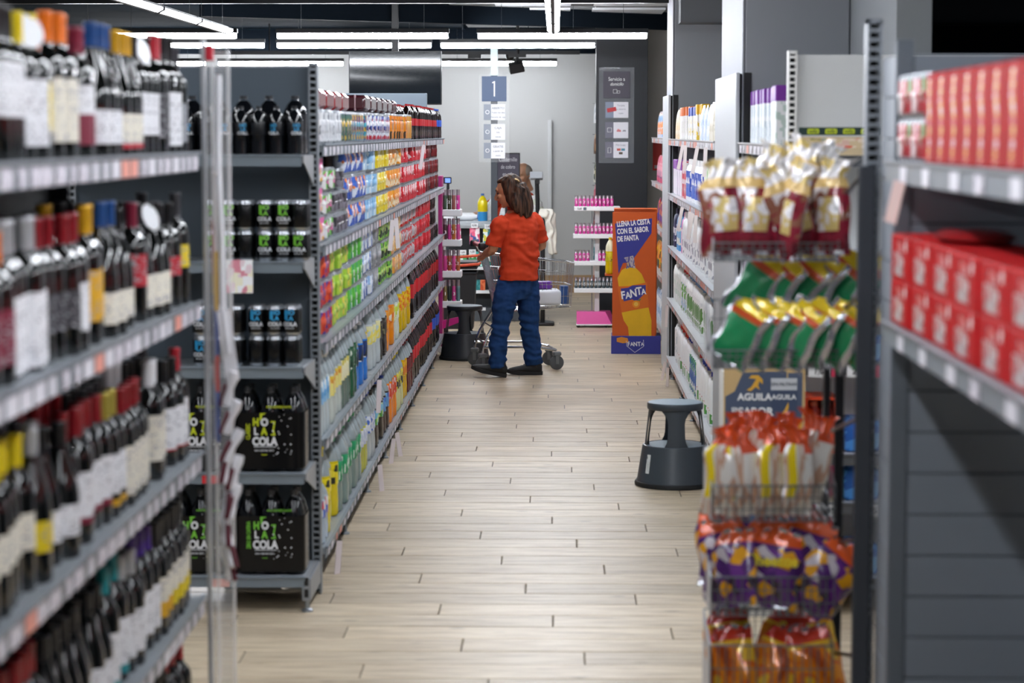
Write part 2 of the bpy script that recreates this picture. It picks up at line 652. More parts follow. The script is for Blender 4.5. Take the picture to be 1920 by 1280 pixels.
def shelf_part(root, L, depth, z, lip, mats, tags, sh, rail_extra=0.0, name='shelf', tagh=None):
    """one shelf board, front edge along local X at y=0, facing -Y; z = top surface. Returns the shelf object at x=0 (left end)"""
    boardm, railm = mats
    k = ('sh', L, depth, lip, boardm.name, railm.name)
    if k not in _g:
        bd = MB().cbox(.004, L - .004, .004, depth, -.028, 0, .003).mesh(boardm, False)
        rl = MB().poly([(0, 0), (0, 0)], 0, 0) if False else MB()
        pts = [(-.010, .004), (.004, .004), (.004, -lip), (.000, -lip), (-.002, -.006), (-.010, -.002)]
        n = len(pts)
        vs = [(x, p[0], p[1]) for x in (.003, L - .003) for p in pts]
        rl.add(vs, [tuple(range(n)), tuple(range(2 * n - 1, n - 1, -1))] + [(i, (i + 1) % n, (i + 1) % n + n, i + n) for i in range(n)])
        _g[k] = (bd, rl.mesh(railm, False))
    s = ob(name, _g[k][0], root, sh)
    ob('price_rail', _g[k][1], s)
    for (x, w, m) in tags:
        ob('price_tag', tag_mesh(w, tagh or lip * .78, m), s, (x, -.0025, -lip * .56))
    return s


def rtags(L, n, salmon=.1, w=(.05, .09), cols=None):
    out = []
    for i in range(n):
        x = (i + .5) * L / n + RND.uniform(-.3, .3) * L / n * .4
        m = TAGS if RND.random() < salmon else RND.choice(cols or [TAGW, TAGP, TAGP])
        out.append((x, RND.choice(w), m))
    return out


def gondola(name, label, xf, face, y0, y1, levels, depth, bay, top, mats, ntags, backm, upm, salmon=.1, cat='shelving', lip=.045, tcols=None, base=True):
    """shelving run along Y with its front edge at x = xf, facing +X (face=1) or -X (face=-1)"""
    rz = PI / 2 if face > 0 else -PI / 2
    # local frame: +x runs along the run, -y faces the aisle
    if face > 0:
        root = empty(name, (xf, y0, 0), rz, label=label, cat=cat)
    else:
        root = empty(name, (xf, y1, 0), rz, label=label, cat=cat)
    n = max(1, round((y1 - y0) / bay))
    L = (y1 - y0) / n
    up = ladder_mesh(top, upm)
    for i in range(n + 1):
        x = i * L
        x = .02 if i == 0 else (n * L - .02 if i == n else x)
        ob('upright', up, root, (x, depth - .06, 0))
    bp = MB().box(.002, L - .002, depth - .01, depth, .04, top - .02).mesh(backm, False)
    for i in range(n):
        ob('back_panel', bp, root, (i * L, 0, 0))
        for z in levels:
            shelf_part(root, L, depth - .012, z + lip, lip, mats, rtags(L, ntags, salmon, cols=tcols), (i * L, 0, z + lip))
    if base:
        kb = MB().box(.01, L - .01, .06, .09, 0, levels[-1] + lip - .03).mesh(DARKER, False)
        ft = MB().lathe([(0, 0), (.02, 0), (.02, .008), (.008, .012), (.008, levels[-1])], 10).mesh(GREYP)
        for i in range(n):
            ob('kick_plate', kb, root, (i * L, 0, 0))
            ob('foot', ft, root, (i * L + .05, .04, 0))
    return root


LEV = [1.735, 1.338, .949, .562, .125]
LIP = .045
# soda gondola on the left
SG_Y0, SG_Y1, SG_X = 8.86, 18.48, -.92
gondola('drinks_gondola', 'long grey drinks shelving on the left of the aisle, five shelves', SG_X, 1, SG_Y0, SG_Y1, LEV, .42, 1.2025, 1.95, (SHELFM, RAILP), 7, DARKP, SLATE, .06)
# its far end panel
fe = ob('end_panel', MB().cbox(-1.743, -1.06, 18.52, 18.56, .0, 2.15, .004).mesh(M('#5d6770', .5), False), label='grey end panel at the far end of the drinks shelving', cat='panel')

# wine gondola, near left
WX = -1.0
WLEV = [1.723, 1.306, .880, .466, .08]
gondola('wine_gondola', 'dark wine shelving nearest on the left, packed with bottles', WX, 1, 3.1, 6.27, WLEV, .42, 1.585, 2.12, (SHELFM, M('#868c93', .45)), 14, DARKER, DARKP, .12, lip=.05)
# right-hand detergent shelving, bay by bay between the columns
gondola('household_shelving', 'grey shelving of household bottles between the two white columns', .835, -1, 11.80, 16.64, LEV, .46, 1.21, 2.0, (M('#b9bcbe', .45), M('#b4b3b6', .4)), 9, M('#b7b6b2', .7), GREYP, .3)
gondola('toiletry_shelving', 'short grey shelving bay in front of the nearer white column', .85, -1, 9.12, 10.42, LEV, .45, 1.30, 2.0, (M('#b9bcbe', .45), M('#b4b3b6', .4)), 7, M('#b7b6b2', .7), GREYP, .2)
gondola('snack_shelving', 'shelving beyond the far white column, behind the orange soda display', .895, -1, 17.55, 20.9, LEV, .45, 1.115, 1.75, (M('#b9bcbe', .45), M('#c0bcbc', .4)), 7, M('#b7b6b2', .7), GREYP, .4)

# --- endcap on the left, facing the camera
def endcap(name, label, x0, x1, yb, yf, levels, top, panelm, upm, mats, tags, brackets=True, lip=.04):
    r = empty(name, (x0, yf, 0), 0, label=label, cat='shelving')
    w, d = x1 - x0, yb - yf
    up = ladder_mesh(top, upm, .036, .05)
    ob('upright', up, r, (.018, d - .045, 0))
    ob('upright', up, r, (w - .018, d - .045, 0))
    ob('back_panel', MB().box(.036, w - .036, d - .01, d, .05, top - .015).mesh(panelm, False), r)
    brk = MB()
    brk.add([(0, d - .045, .0), (0, d - .045, -.12), (0, .03, -.03), (0, .0, -.028), (0, 0, .0),
             (.004, d - .045, .0), (.004, d - .045, -.12), (.004, .03, -.03), (.004, .0, -.028), (.004, 0, 0)],
            [(0, 1, 2, 3, 4), (9, 8, 7, 6, 5)] + [(i, i + 5, (i + 1) % 5 + 5, (i + 1) % 5) for i in range(5)])
    brm = brk.mesh(M('#a5a7a9', .45, .3), False)
    for i, z in enumerate(levels):
        sx0, sx1 = .022, w - .022
        s = shelf_part(r, sx1 - sx0, d - .05, z + lip, lip, mats, tags[i] if i < len(tags) else [], (sx0, 0, z + lip))
        for bx in (sx0 - .006, sx1 + .002):
            ob('bracket', brm, s, (bx - sx0, 0, 0))
    leg = MB().cbox(-.018, .018, 0, d, .045, .134, .004).mesh(M('#8f949a', .4, .5), False)
    slot = MB().box(-.008, .008, -.0015, 0, 0, .032).mesh(BLACKM, False)
    foot = MB().lathe([(0, 0), (.022, 0), (.022, .008), (.010, .013), (.010, .05)], 12).mesh(STEEL)
    for x in (.02, w - .02):
        l = ob('base_leg', leg, r, (x, 0, 0))
        ob('slot', slot, l, (0, 0, .060))
        ob('slot', slot, l, (0, 0, .105))
        ob('foot', foot, l, (0, .03, 0))
    return r


EL = [1.703, 1.302, .902, .497, .098]
EC = endcap('cola_endcap', 'grey end shelf of cola packs facing the viewer', -1.92, -.93, 8.82, 8.42, EL, 2.10, M('#4e5963', .5), M('#8a9096', .45, .4), (SHELFM, M('#75808a', .45)),
            [[(.2, .07, TAGP)], [], [], [(.60, .09, M('#d8222c', .4)), (.2, .08, TAGP)], [(.62, .07, M('#e7a49a', .5))]])
ob('leveller', MB().lathe([(0, -.02), (.014, -.016), (.02, 0), (.014, .016), (0, .02)], 14).mesh(CHROME), EC, (.93 - .055, .10, .085), rot=(PI / 2, 0, 0))
# leaflet hanging from the second shelf lip
lf = ob('leaflet', MB().box(-.05, .05, -.002, 0, -.125, 0).mesh(PRN(['#f6f7f9', '#f6f7f9', '#f6f7f9', '#e9d5dc', '#f6f7f9', '#d98c9c', '#f4f0d8'], (46, 30, 34), .4), False), loc=(-1.19, 8.405, 1.352),
        label='white leaflet with faint pink print hanging from the cola end shelf', cat='leaflet')

# --- endcap on the right (white)
ERL = [1.70, 1.30, .915, .572, .385, .095]
ER = endcap('white_endcap', 'white end shelf with beer and snack boxes, facing the viewer', .915, 1.92, 8.95, 8.44, ERL, 2.15, M('#d3d4d4', .6), M('#e4e4e2', .5), (M('#c9cbcd', .45), M('#55585d', .5)), [])


# ---------------------------------------------------------------- product meshes (front at -Y, standing on z = 0)
_pm = {}


def pm(key, fn):
    if key not in _pm:
        _pm[key] = fn()
    return _pm[key]


def soda_bottle(h, r, body, cap, lab, lz=(.42, .66), n=14, clear='#cfd6d8', fill=.78):
    """one plastic bottle in one mesh: liquid, clear top, label, cap"""
    def mk():
        bm_ = M(body, .12, coat=.3)
        cl = M(clear, .1, coat=.4)
        cp = M(cap, .35)
        lb = lab if not isinstance(lab, str) else M(lab, .35)
        b = MB()
        z = lambda t: t * h
        a, c = lz
        prof = [(0, 0), (r * .8, 0), (r, z(.03)), (r * .97, z(.12)), (r, z(.2)), (r * .93, z(a - .04)), (r, z(a)), (r, z(c)),
                (r * .97, z(c + .03)), (r * .9, z(.76)), (r * .62, z(.86)), (r * .34, z(.92)), (r * .30, z(.945)), (r * .34, z(.946)), (r * .34, z(1)), (0, z(1))]
        mi = [0, 0, 0, 0, 0, 0, 1, 0, 0 if fill > .74 else 3, 0 if fill > .8 else 3, 0 if fill > .88 else 3, 3, 2, 2, 2]
        b.lathe(prof, n, mi=mi)
        return b.mesh([bm_, lb, cp, cl], True, 50)
    return pm(('soda', h, r, body, cap, lab if isinstance(lab, str) else lab.name, lz, clear, fill), mk)


def can_mesh(h, r, side, lid='#b9bcc0', n=14):
    def mk():
        sm = side if not isinstance(side, str) else M(side, .28, .35)
        b = MB().lathe([(0, .002), (r * .75, 0), (r * .8, .004), (r, .012), (r, h - .014), (r * .86, h - .003), (r * .86, h), (r * .78, h - .003), (0, h - .004)], n,
                       mi=[1, 1, 1, 0, 1, 1, 1, 1])
        return b.mesh([sm, M(lid, .25, .9)], True, 50)
    return pm(('can', h, r, side if isinstance(side, str) else side.name, lid), mk)


def can_pack(nx, ny, nz, h, r, side, film=.0, n=10):
    """shrink-wrapped block of cans"""
    def mk():
        sm = side if not isinstance(side, str) else M(side, .28, .2, coat=.3)
        b = MB()
        for i in range(nx):
            for j in range(ny):
                for k in range(nz):
                    b.lathe([(r * .8, 0), (r, .012), (r, h - .014), (r * .86, h - .002), (0, h - .003)], n,
                            ((i - (nx - 1) / 2) * 2 * r, r + j * 2 * r, k * h), mi=[1, 0, 1, 1])
        w = nx * r
        b.cbox(-w - .001, w + .001, .0, ny * 2 * r, .03, h * nz - .028, .018, 0)
        return b.mesh([sm, M('#a9adb2', .3, .8)], True, 50)
    return pm(('pack', nx, ny, nz, h, r, side if isinstance(side, str) else side.name), mk)


def carton(w, d, h, face, top=None, c=.004):
    def mk():
        fm = face if not isinstance(face, str) else M(face, .4)
        tm = fm if top is None else (top if not isinstance(top, str) else M(top, .4))
        b = MB().cbox(-w / 2, w / 2, 0, d, 0, h * .999, c, 0)
        if top is not None:
            b.cbox(-w / 2 - .0008, w / 2 + .0008, -.0008, d + .0008, h * .72, h, c, 1)
        return b.mesh([fm, tm], False)
    return pm(('carton', w, d, h, face if isinstance(face, str) else face.name, top if isinstance(top, (str, type(None))) else top.name), mk)


def jug(h, w, d, body, cap, lab, lz=(.15, .6), n=14):
    """flat detergent bottle: oval body, shoulder, cap; label band"""
    def mk():
        bm_ = M(body, .3)
        lb = lab if not isinstance(lab, str) else M(lab, .4)
        b = MB()
        b.lathe([(0, 0), (.46, 0), (.5, h * .03), (.5, h * lz[0]), (.505, h * lz[0]), (.505, h * lz[1]), (.5, h * lz[1]), (.48, h * .7), (.36, h * .82), (.18, h * .86), (.18, h * .87), (.22, h * .87), (.2, h), (0, h)],
                n, mi=[0, 0, 0, 0, 1, 0, 0, 0, 0, 0, 2, 2, 2], scale=(w, d))
        for i, v in enumerate(b.v):
            b.v[i] = (v[0], v[1] + d / 2, v[2])
        return b.mesh([bm_, lb, M(cap, .35)], True, 50)
    return pm(('jug', h, w, d, body, cap, lab if isinstance(lab, str) else lab.name, lz), mk)


def pouch(w, d, h, face, n=8):
    """standing refill pouch / soft pack"""
    def mk():
        fm = face if not isinstance(face, str) else M(face, .35, coat=.3)
        b = MB()
        for s in (-1, 1):
            def fn(u, v):
                bul = math.sin(PI * u) ** .6 * (1 - v ** 3) ** .7
                return ((u - .5) * w * (1 - .06 * v), d / 2 + s * (d / 2) * bul * s * s, v * h)
            def fn2(u, v, s=s):
                bul = max(0, math.sin(PI * u)) ** .6 * max(0, 1 - v ** 3) ** .7
                return ((u - .5) * w * (1 - .06 * v), d / 2 + s * d / 2 * bul, v * h)
            b.sheet(fn2 if s < 0 else (lambda u, v: fn2(1 - u, v)), n, n)
        return b.mesh([fm], True, 70)
    return pm(('pouch', w, d, h, face if isinstance(face, str) else face.name), mk)


# rows of products along a shelf run
def shelf_row(me, name, label, cat, xf, face, z, ya, yb, step, inset=.02, stack=1, sh=0.0, rows=1, rstep=.1, jit=.004, tilt=0.0, gap=0.0, push=.0):
    n = max(1, int((yb - ya) / step + .02))
    st = (yb - ya) / n
    for i in range(n):
        drop = RND.random()
        for k in range(stack):
            if stack > 2 and k == stack - 1 and drop < gap:
                continue
            dx = RND.uniform(0, jit) + RND.random() ** 2 * push
            for q in range(rows):
                if q == 0 and rows > 1 and drop < gap:
                    continue
                x = xf - face * (inset + q * rstep + dx)
                part = (' lower', ' middle', ' upper')[k] + ' layer,' if stack == 3 else ((' lower', ' upper')[k] + ' layer,' if stack == 2 else ((' front', ' back')[q] + ' rank,' if rows > 1 else ''))
                lb = label + ',' + part
                ob(name, me, None, (x, ya + (i + .5) * st + RND.uniform(-jit, jit) * .4, z + k * sh + .0005), (PI / 2 if face > 0 else -PI / 2) + RND.uniform(-.05, .05) + tilt,
                   label=lb + ' %s from viewer' % nth(lb), cat=cat, group=label)


def dpx(x, X=.94):
    """depth of a shelf-front point seen at image column x"""
    return F_PX * X / abs(1042 - x)


P3 = lambda cols, sc=(60, 60, 45), seed=0., **k: PRN(cols, sc, .35, seed=seed, **k)
ON = ('top shelf', 'second shelf', 'third shelf', 'fourth shelf', 'bottom shelf')
G = 'drinks shelving'


def run(level, xa, xb, me, name, desc, cat, step, stack=1, sh=0.0, rows=1, rstep=.1, inset=.02):
    ya, yb = max(SG_Y0 + .03, dpx(xa)), min(SG_Y1 - .03, dpx(xb))
    shelf_row(me, name, '%s, %s, %s' % (desc, ON[level], G), cat, SG_X, 1, LEV[level] + LIP, ya, yb, step, inset, stack, sh, rows, rstep, gap=.13 if rows > 1 or stack > 2 else 0, push=.022)


CAN = (.145, .0265)
c4 = lambda cols, seed, nx=2, h=.145, r=.028: can_pack(nx, 2, 1, h, r, P3(cols, seed=seed))
# top shelf
run(0, 594, 611, c4(['#f2ede4', '#e2853c', '#f2ede4', '#c25a2c'], 1), 'can_pack', 'white and orange tall can pack', 'can pack', .118)
run(0, 611, 644, c4(['#dcdde0', '#c9cbd1', '#e8e9ec', '#7d828c'], 2), 'can_pack', 'pale grey tall can pack', 'can pack', .118)
run(0, 644, 664, c4(['#27335a', '#3e6b5b', '#c8a63c', '#1d2433'], 3), 'can_pack', 'dark blue and yellow tall can pack', 'can pack', .118)
run(0, 664, 692, c4(['#3f9fb4', '#51443a', '#65407e', '#c9a23a'], 4), 'can_pack', 'teal and brown tall can pack', 'can pack', .118)
run(0, 692, 736, can_pack(2, 2, 1, .15, .028, P3(['#2c52a8', '#c8ccd6', '#e8e9ef', '#1c2a66', '#b92b3c'], seed=5)), 'energy_drink_pack', 'blue and silver energy drink pack', 'can pack', .118)
run(0, 736, 766, can_pack(2, 2, 1, .16, .03, P3(['#e88a12', '#f0a81c', '#e37a0c', '#3a2a18'], (25, 25, 25), seed=6)), 'can_pack', 'orange can pack with dark marks', 'can pack', .125)
run(0, 766, 774, can_pack(2, 2, 1, .165, .03, '#e3a019'), 'can_pack', 'plain yellow can pack', 'can pack', .125)
COLA_B = soda_bottle(.235, .034, '#150a08', '#b3121c', '#c51f2a', (.40, .60), 12, '#2a1c1a', 1)
run(0, 774, 818, COLA_B, 'cola_bottle', 'small cola bottle with red label', 'bottle', .08, rows=2, rstep=.085, inset=.04)
run(0, 818, 826, soda_bottle(.235, .034, '#150a08', '#2352b8', '#2b59c2', (.40, .62), 12, '#2a1c1a', 1), 'cola_bottle', 'small blue-label cola bottle', 'bottle', .08, rows=2, rstep=.085, inset=.04)
for i, (xa, xb, col, nm) in enumerate(((606, 664, '#8f1420', 'dark red'), (692, 752, '#4a1a22', 'dark maroon'))):
    ya, yb = dpx(xa, 1.0), dpx(xb, 1.0)
    n = int((yb - ya) / .36)
    for k in range(n):
        y = ya + (k + .5) * (yb - ya) / n
        o = ob('shrink_pack', pm(('sp', col), lambda: MB().cbox(-.17, .17, 0, .2, 0, .085, .016, 0).cbox(-.171, .171, .05, .06, .0, .0855, .003, 1).mesh([M(col, .25, coat=.5), M('#c9a0a4', .3)], True)), None,
               (-1.02, y, LEV[0] + LIP + .152 + (.012 if i else 0)), PI / 2, label='%s shrink-wrapped pack laid on top of the can packs, %s from viewer' % (nm, ORD(k + 1)), cat='can pack', group='%s packs above the top shelf' % nm)
# second shelf : stacks
S2 = [(594, 612, ['#e46aa8', '#f0c12e', '#f08a2a', '#d85aa0', '#f3e3ea'], 'pink, yellow and orange pack', 3, .118),
      (612, 633, ['#d7579a', '#6fbf4a', '#2c2a2e', '#e9e9ea', '#de6aa8'], 'pink and green can pack', 3, .10),
      (633, 656, ['#4b3e4c', '#6d6470', '#2a262c', '#8c8792'], 'dark purple-grey can pack', 3, .095),
      (656, 690, ['#2f58b8', '#3a68c8', '#2a4fa8', '#dfe5f2', '#e8863c'], 'blue can pack with orange marks', 3, .125),
      (690, 711, ['#8cbbe0', '#b5d6ee', '#e6f0f8', '#6fa6d6'], 'light blue can pack', 3, .122),
      (711, 731, ['#eed420', '#f2dc3c', '#e8ca18', '#f6eeb0'], 'yellow can pack', 3, .122),
      (731, 756, ['#f09a1e', '#f2a836', '#e88a14', '#f8e4c0'], 'orange can pack', 3, .122),
      (756, 803, ['#d02430', '#c51c28', '#da3440', '#f2e4e4'], 'red cola can pack', 3, .122),
      (803, 823, ['#18161a', '#2a2226', '#7c1c22', '#101012'], 'black and red cola can pack', 3, .122)]
for i, (xa, xb, cols, d, st, h) in enumerate(S2):
    run(1, xa, xb, can_pack(3, 1, 1, h, .031, P3(cols, (30, 30, 28), seed=10 + i)), 'can_pack', d, 'can pack', .19, stack=st, sh=h + .0005)
    run(1, xa, xb, can_pack(3, 1, 1, h, .031, P3(cols, (30, 30, 28), seed=10 + i)), 'can_pack', d + ' behind', 'can pack', .19, stack=st - 1, sh=h + .0005, inset=.13) if i in (3, 7) else None
S3 = [(594, 627, ['#d8382c', '#c8281e', '#e05a3a', '#5a3f9a', '#d2342a'], 'red can pack with purple corner', 3, .115),
      (627, 661, ['#a6cf3a', '#d6cf2a', '#8ab82e', '#e8dc4a', '#b9d94e'], 'lime green and yellow can pack', 3, .115),
      (661, 681, ['#1fa06a', '#59b83c', '#e8f2e8', '#148a5a'], 'emerald green can pack', 3, .118),
      (681, 703, ['#3f6cc0', '#e6ecf6', '#9cc0e8', '#f2f4f8', '#2c58a8'], 'white and blue can pack', 3, .118),
      (703, 716, ['#9a9ca0', '#86888c', '#b4b6ba'], 'grey can pack', 3, .12),
      (716, 736, ['#7cbf3c', '#d8d84a', '#2c3a2c', '#a8d060', '#52a03c'], 'green and black can pack', 3, .12),
      (736, 757, ['#e8c88c', '#f0b040', '#d89a70', '#f4e2c0'], 'beige and amber can pack', 3, .12),
      (757, 785, ['#cc2a26', '#b8b0b4', '#d23a34', '#c8c2c6'], 'red and grey can pack', 3, .12),
      (785, 809, ['#cc2430', '#c01c28', '#d8404a'], 'plain red can pack', 3, .12),
      (809, 823, ['#16161a', '#202024', '#0e0e10'], 'black can pack', 3, .12)]
for i, (xa, xb, cols, d, st, h) in enumerate(S3):
    run(2, xa, xb, can_pack(3, 1, 1, h, .031, P3(cols, (30, 30, 26), seed=30 + i)), 'can_pack', d, 'can pack', .19, stack=st, sh=h + .0005)
# fourth and bottom shelf : big bottles
LB = lambda cols, seed: P3(cols, (45, 45, 40), seed=seed)
S4 = [(594, 613, '#c2cfd4', '#e8eef2', LB(['#dfe8ee', '#5aa0d8', '#eef2f4', '#88bfe8'], 50), 'clear water bottle with blue-white label'),
      (613, 640, '#c8cfc8', '#e8e4d8', LB(['#f0dc5a', '#f4e88c', '#e8c83c', '#e8a040'], 51), 'clear tonic bottle with yellow label'),
      (640, 652, '#5f7468', '#d8d8d0', LB(['#e8d878', '#f0ecc8', '#d8c858'], 52), 'grey-green bottle with pale yellow label'),
      (652, 667, '#1f5a3c', '#2f7d4a', LB(['#2c5a40', '#e6ece4', '#1a3c2c', '#2f6a48'], 53), 'dark green bottle with white lettering'),
      (667, 686, '#2f7cd6', '#f2f2f4', LB(['#1c3a78', '#f0f2f6', '#20242c'], 54), 'bright blue sports drink bottle'),
      (686, 697, '#d8bc1e', '#e0b81c', LB(['#f0d020', '#e88c1c', '#f4dc4a'], 55), 'golden yellow soda bottle'),
      (697, 711, '#c2cace', '#f0d020', LB(['#e8e4b0', '#c8d8d8', '#f0e060'], 56), 'clear lemonade bottle'),
      (711, 724, '#241a18', '#3a3434', LB(['#2a2424', '#4c4444', '#8a8a6a'], 57), 'dark brown soda bottle'),
      (724, 737, '#ec8a12', '#f29a1c', LB(['#f2a01e', '#f4f0e8', '#e8701a'], 58), 'orange soda bottle with peach label'),
      (737, 747, '#d8dccc', '#e8e8e0', LB(['#e8ecd8', '#c8d848', '#f0f4e8'], 59), 'pale lime soda bottle'),
      (747, 767, '#dcb40e', '#e8e8e0', LB(['#f0c810', '#e87c14', '#f4d83c'], 60), 'yellow lemon soda bottle'),
      (767, 800, '#150a08', '#b3121c', '#c9222c', 'big cola bottle with red label'),
      (800, 823, '#140a0a', '#1c1c20', '#b01c26', 'big cola bottle with black cap')]
for i, (xa, xb, body, cap, lab, d) in enumerate(S4):
    hh = (.33, .30, .32, .34, .29, .31, .335, .30, .33, .315, .34, .335, .32)[i]
    run(3, xa, xb, soda_bottle(hh, .046 if i % 3 else .048, body, cap, lab, (.40, .68), 14, '#98a3a6' if i < 11 else '#2a1c1a', .7 if i < 11 else 1), 'soda_bottle', d, 'bottle', .101, inset=.055, rows=2, rstep=.1)
S5 = [(594, 610, '#aebfd0', '#d23424', LB(['#2f62c8', '#e0434c', '#dfe6ee'], 70), 'clear red-capped bottle with blue label'),
      (610, 634, '#e2cc12', '#f0d818', LB(['#f0dc14', '#2a2a20', '#f4e440', '#e8d010'], 71), 'yellow bottle with black scribbles'),
      (634, 672, '#7f9490', '#2a9a5a', LB(['#1f9c64', '#e8f2ea', '#28a870', '#1a8a54'], 72), 'clear lemon-lime bottle with green label'),
      (672, 690, '#b8b83c', '#e8ecf0', LB(['#dfe6f2', '#c8d0e8', '#e8ecf4'], 73), 'olive yellow bottle with white label'),
      (690, 703, '#b4bcc0', '#2f54b4', LB(['#f0f2f8', '#3a68c8', '#dfe6f4'], 74), 'clear bottle with blue and white label'),
      (703, 716, '#2c2420', '#3a342c', LB(['#8cc860', '#d8e8a0', '#7ac0e0', '#4a9a3c'], 75), 'dark iced tea bottle with green label'),
      (716, 728, '#3c2a28', '#2a4cb0', LB(['#6aa6dc', '#3558b8', '#8cc0e8'], 76), 'dark iced tea bottle with blue label'),
      (728, 741, '#ee8412', '#f6f2ec', LB(['#e0482c', '#f4f0f0', '#e8602c'], 77), 'bright orange soda bottle with red label'),
      (741, 753, '#d4d49a', '#f0d818', LB(['#f0e020', '#e0d870', '#28283c'], 78), 'cloudy lemon bottle'),
      (753, 764, '#dcae0c', '#f09018', LB(['#e8b80e', '#e8841a'], 79), 'amber yellow soda bottle'),
      (764, 772, '#5c1620', '#7c1c28', LB(['#6a1a24', '#8a2a34'], 80), 'wine-red soda bottle'),
      (772, 812, '#150a08', '#b3121c', '#cc2430', 'big cola bottle with red label'),
      (812, 823, '#140a0a', '#2a52b8', '#3058c0', 'big cola bottle with blue label')]
for i, (xa, xb, body, cap, lab, d) in enumerate(S5):
    hh = (.26, .34, .33, .31, .335, .30, .30, .34, .33, .345, .32, .335, .335)[i]
    run(4, xa, xb, soda_bottle(hh, .044 if i % 2 else .048, body, cap, lab, (.42, .68), 14, '#98a3a6' if i < 11 else '#2a1c1a', .7 if i < 11 else 1), 'soda_bottle', d, 'bottle', .101, inset=.055, rows=2, rstep=.1)

# hanging shelf flyers on the drinks shelving
fly = MB().box(-.016, .016, -.001, .001, -.17, 0).mesh(M('#e3d8dc', .5), False)
for (lev, x, tl, nm) in ((4, 640, .1, 'nearest'), (4, 716, -.1, 'second nearest'), (4, 742, .15, 'second farthest'), (4, 748, -.2, 'farthest'), (3, 716, .05, 'only'), (1, 742, .12, 'nearer'), (1, 748, -.1, 'farther'), (0, 800, .2, 'only')):
    ob('shelf_flyer', fly, None, (SG_X + .023, dpx(x, .88), LEV[lev] + .012), label='pale pink flyer hanging off the %s rail, %s on that rail' % (ON[lev], nm), cat='flyer', group='flyers on the drinks shelving', rot=(0, tl, PI / 2 - .75))

# ---------------------------------------------------------------- wine bottles
WINEG = M('#0b0d0c', .07, coat=.6)
WINEB = M('#140d09', .08, coat=.5)
BORD = [(0, .004), (.034, 0), (.0375, .006), (.0375, .186), (.0345, .203), (.026, .216), (.0165, .226), (.0145, .240), (.0145, .296), (0, .296)]
BURG = [(0, .004), (.038, 0), (.041, .006), (.041, .135), (.038, .160), (.029, .195), (.020, .222), (.0148, .245), (.0145, .296), (0, .296)]
CAPS = [(.0150, .232), (.0152, .24), (.0150, .288), (.0162, .290), (.0162, .297), (.0150, .2985), (0, .2985)]
_wm = {'bord': MB().lathe(BORD, 20).mesh(WINEG), 'burg': MB().lathe(BURG, 20).mesh(WINEG)}


def wine_label(style, z0, z1, mat):
    r = .0378 if style == 'bord' else .0413
    a = -PI / 2
    return pm(('wl', style, z0, z1, mat.name), lambda: MB().lathe([(r, z0), (r, z1)], 16, arc=(a - 2.5, a + 2.5)).mesh(mat))


def capsule(col, metal=0.0):
    return pm(('cap', col, metal), lambda: MB().lathe(CAPS, 14).mesh(M(col, .3, metal)))


NECKTAG = MB().lathe([(.0, -.001), (.036, -.001), (.036, .001), (0, .001)], 20).mesh(M('#dfe2e6', .4))
LABW = lambda c, s: PRN([c, c, c, c, c, c, '#a4a4aa'], (110, 110, 230), .5, seed=s)
WC = dict(white='#e9eaee', cream='#e6e1d2', yellow='#e2c91c', gold='#d9a520', maroon='#7c2038', grey='#8a8c92', dark='#3a3a3f', red='#b52635', orange='#e8741a', black='#15161a',
          blue='#1f4a86', purple='#4a2c8a', teal='#1a8a92', silver='#b4b6ba', olive='#b8a84a', darkred='#8a1420', pink='#b23a52')
WON = ('top', 'second', 'third', 'fourth', 'bottom')
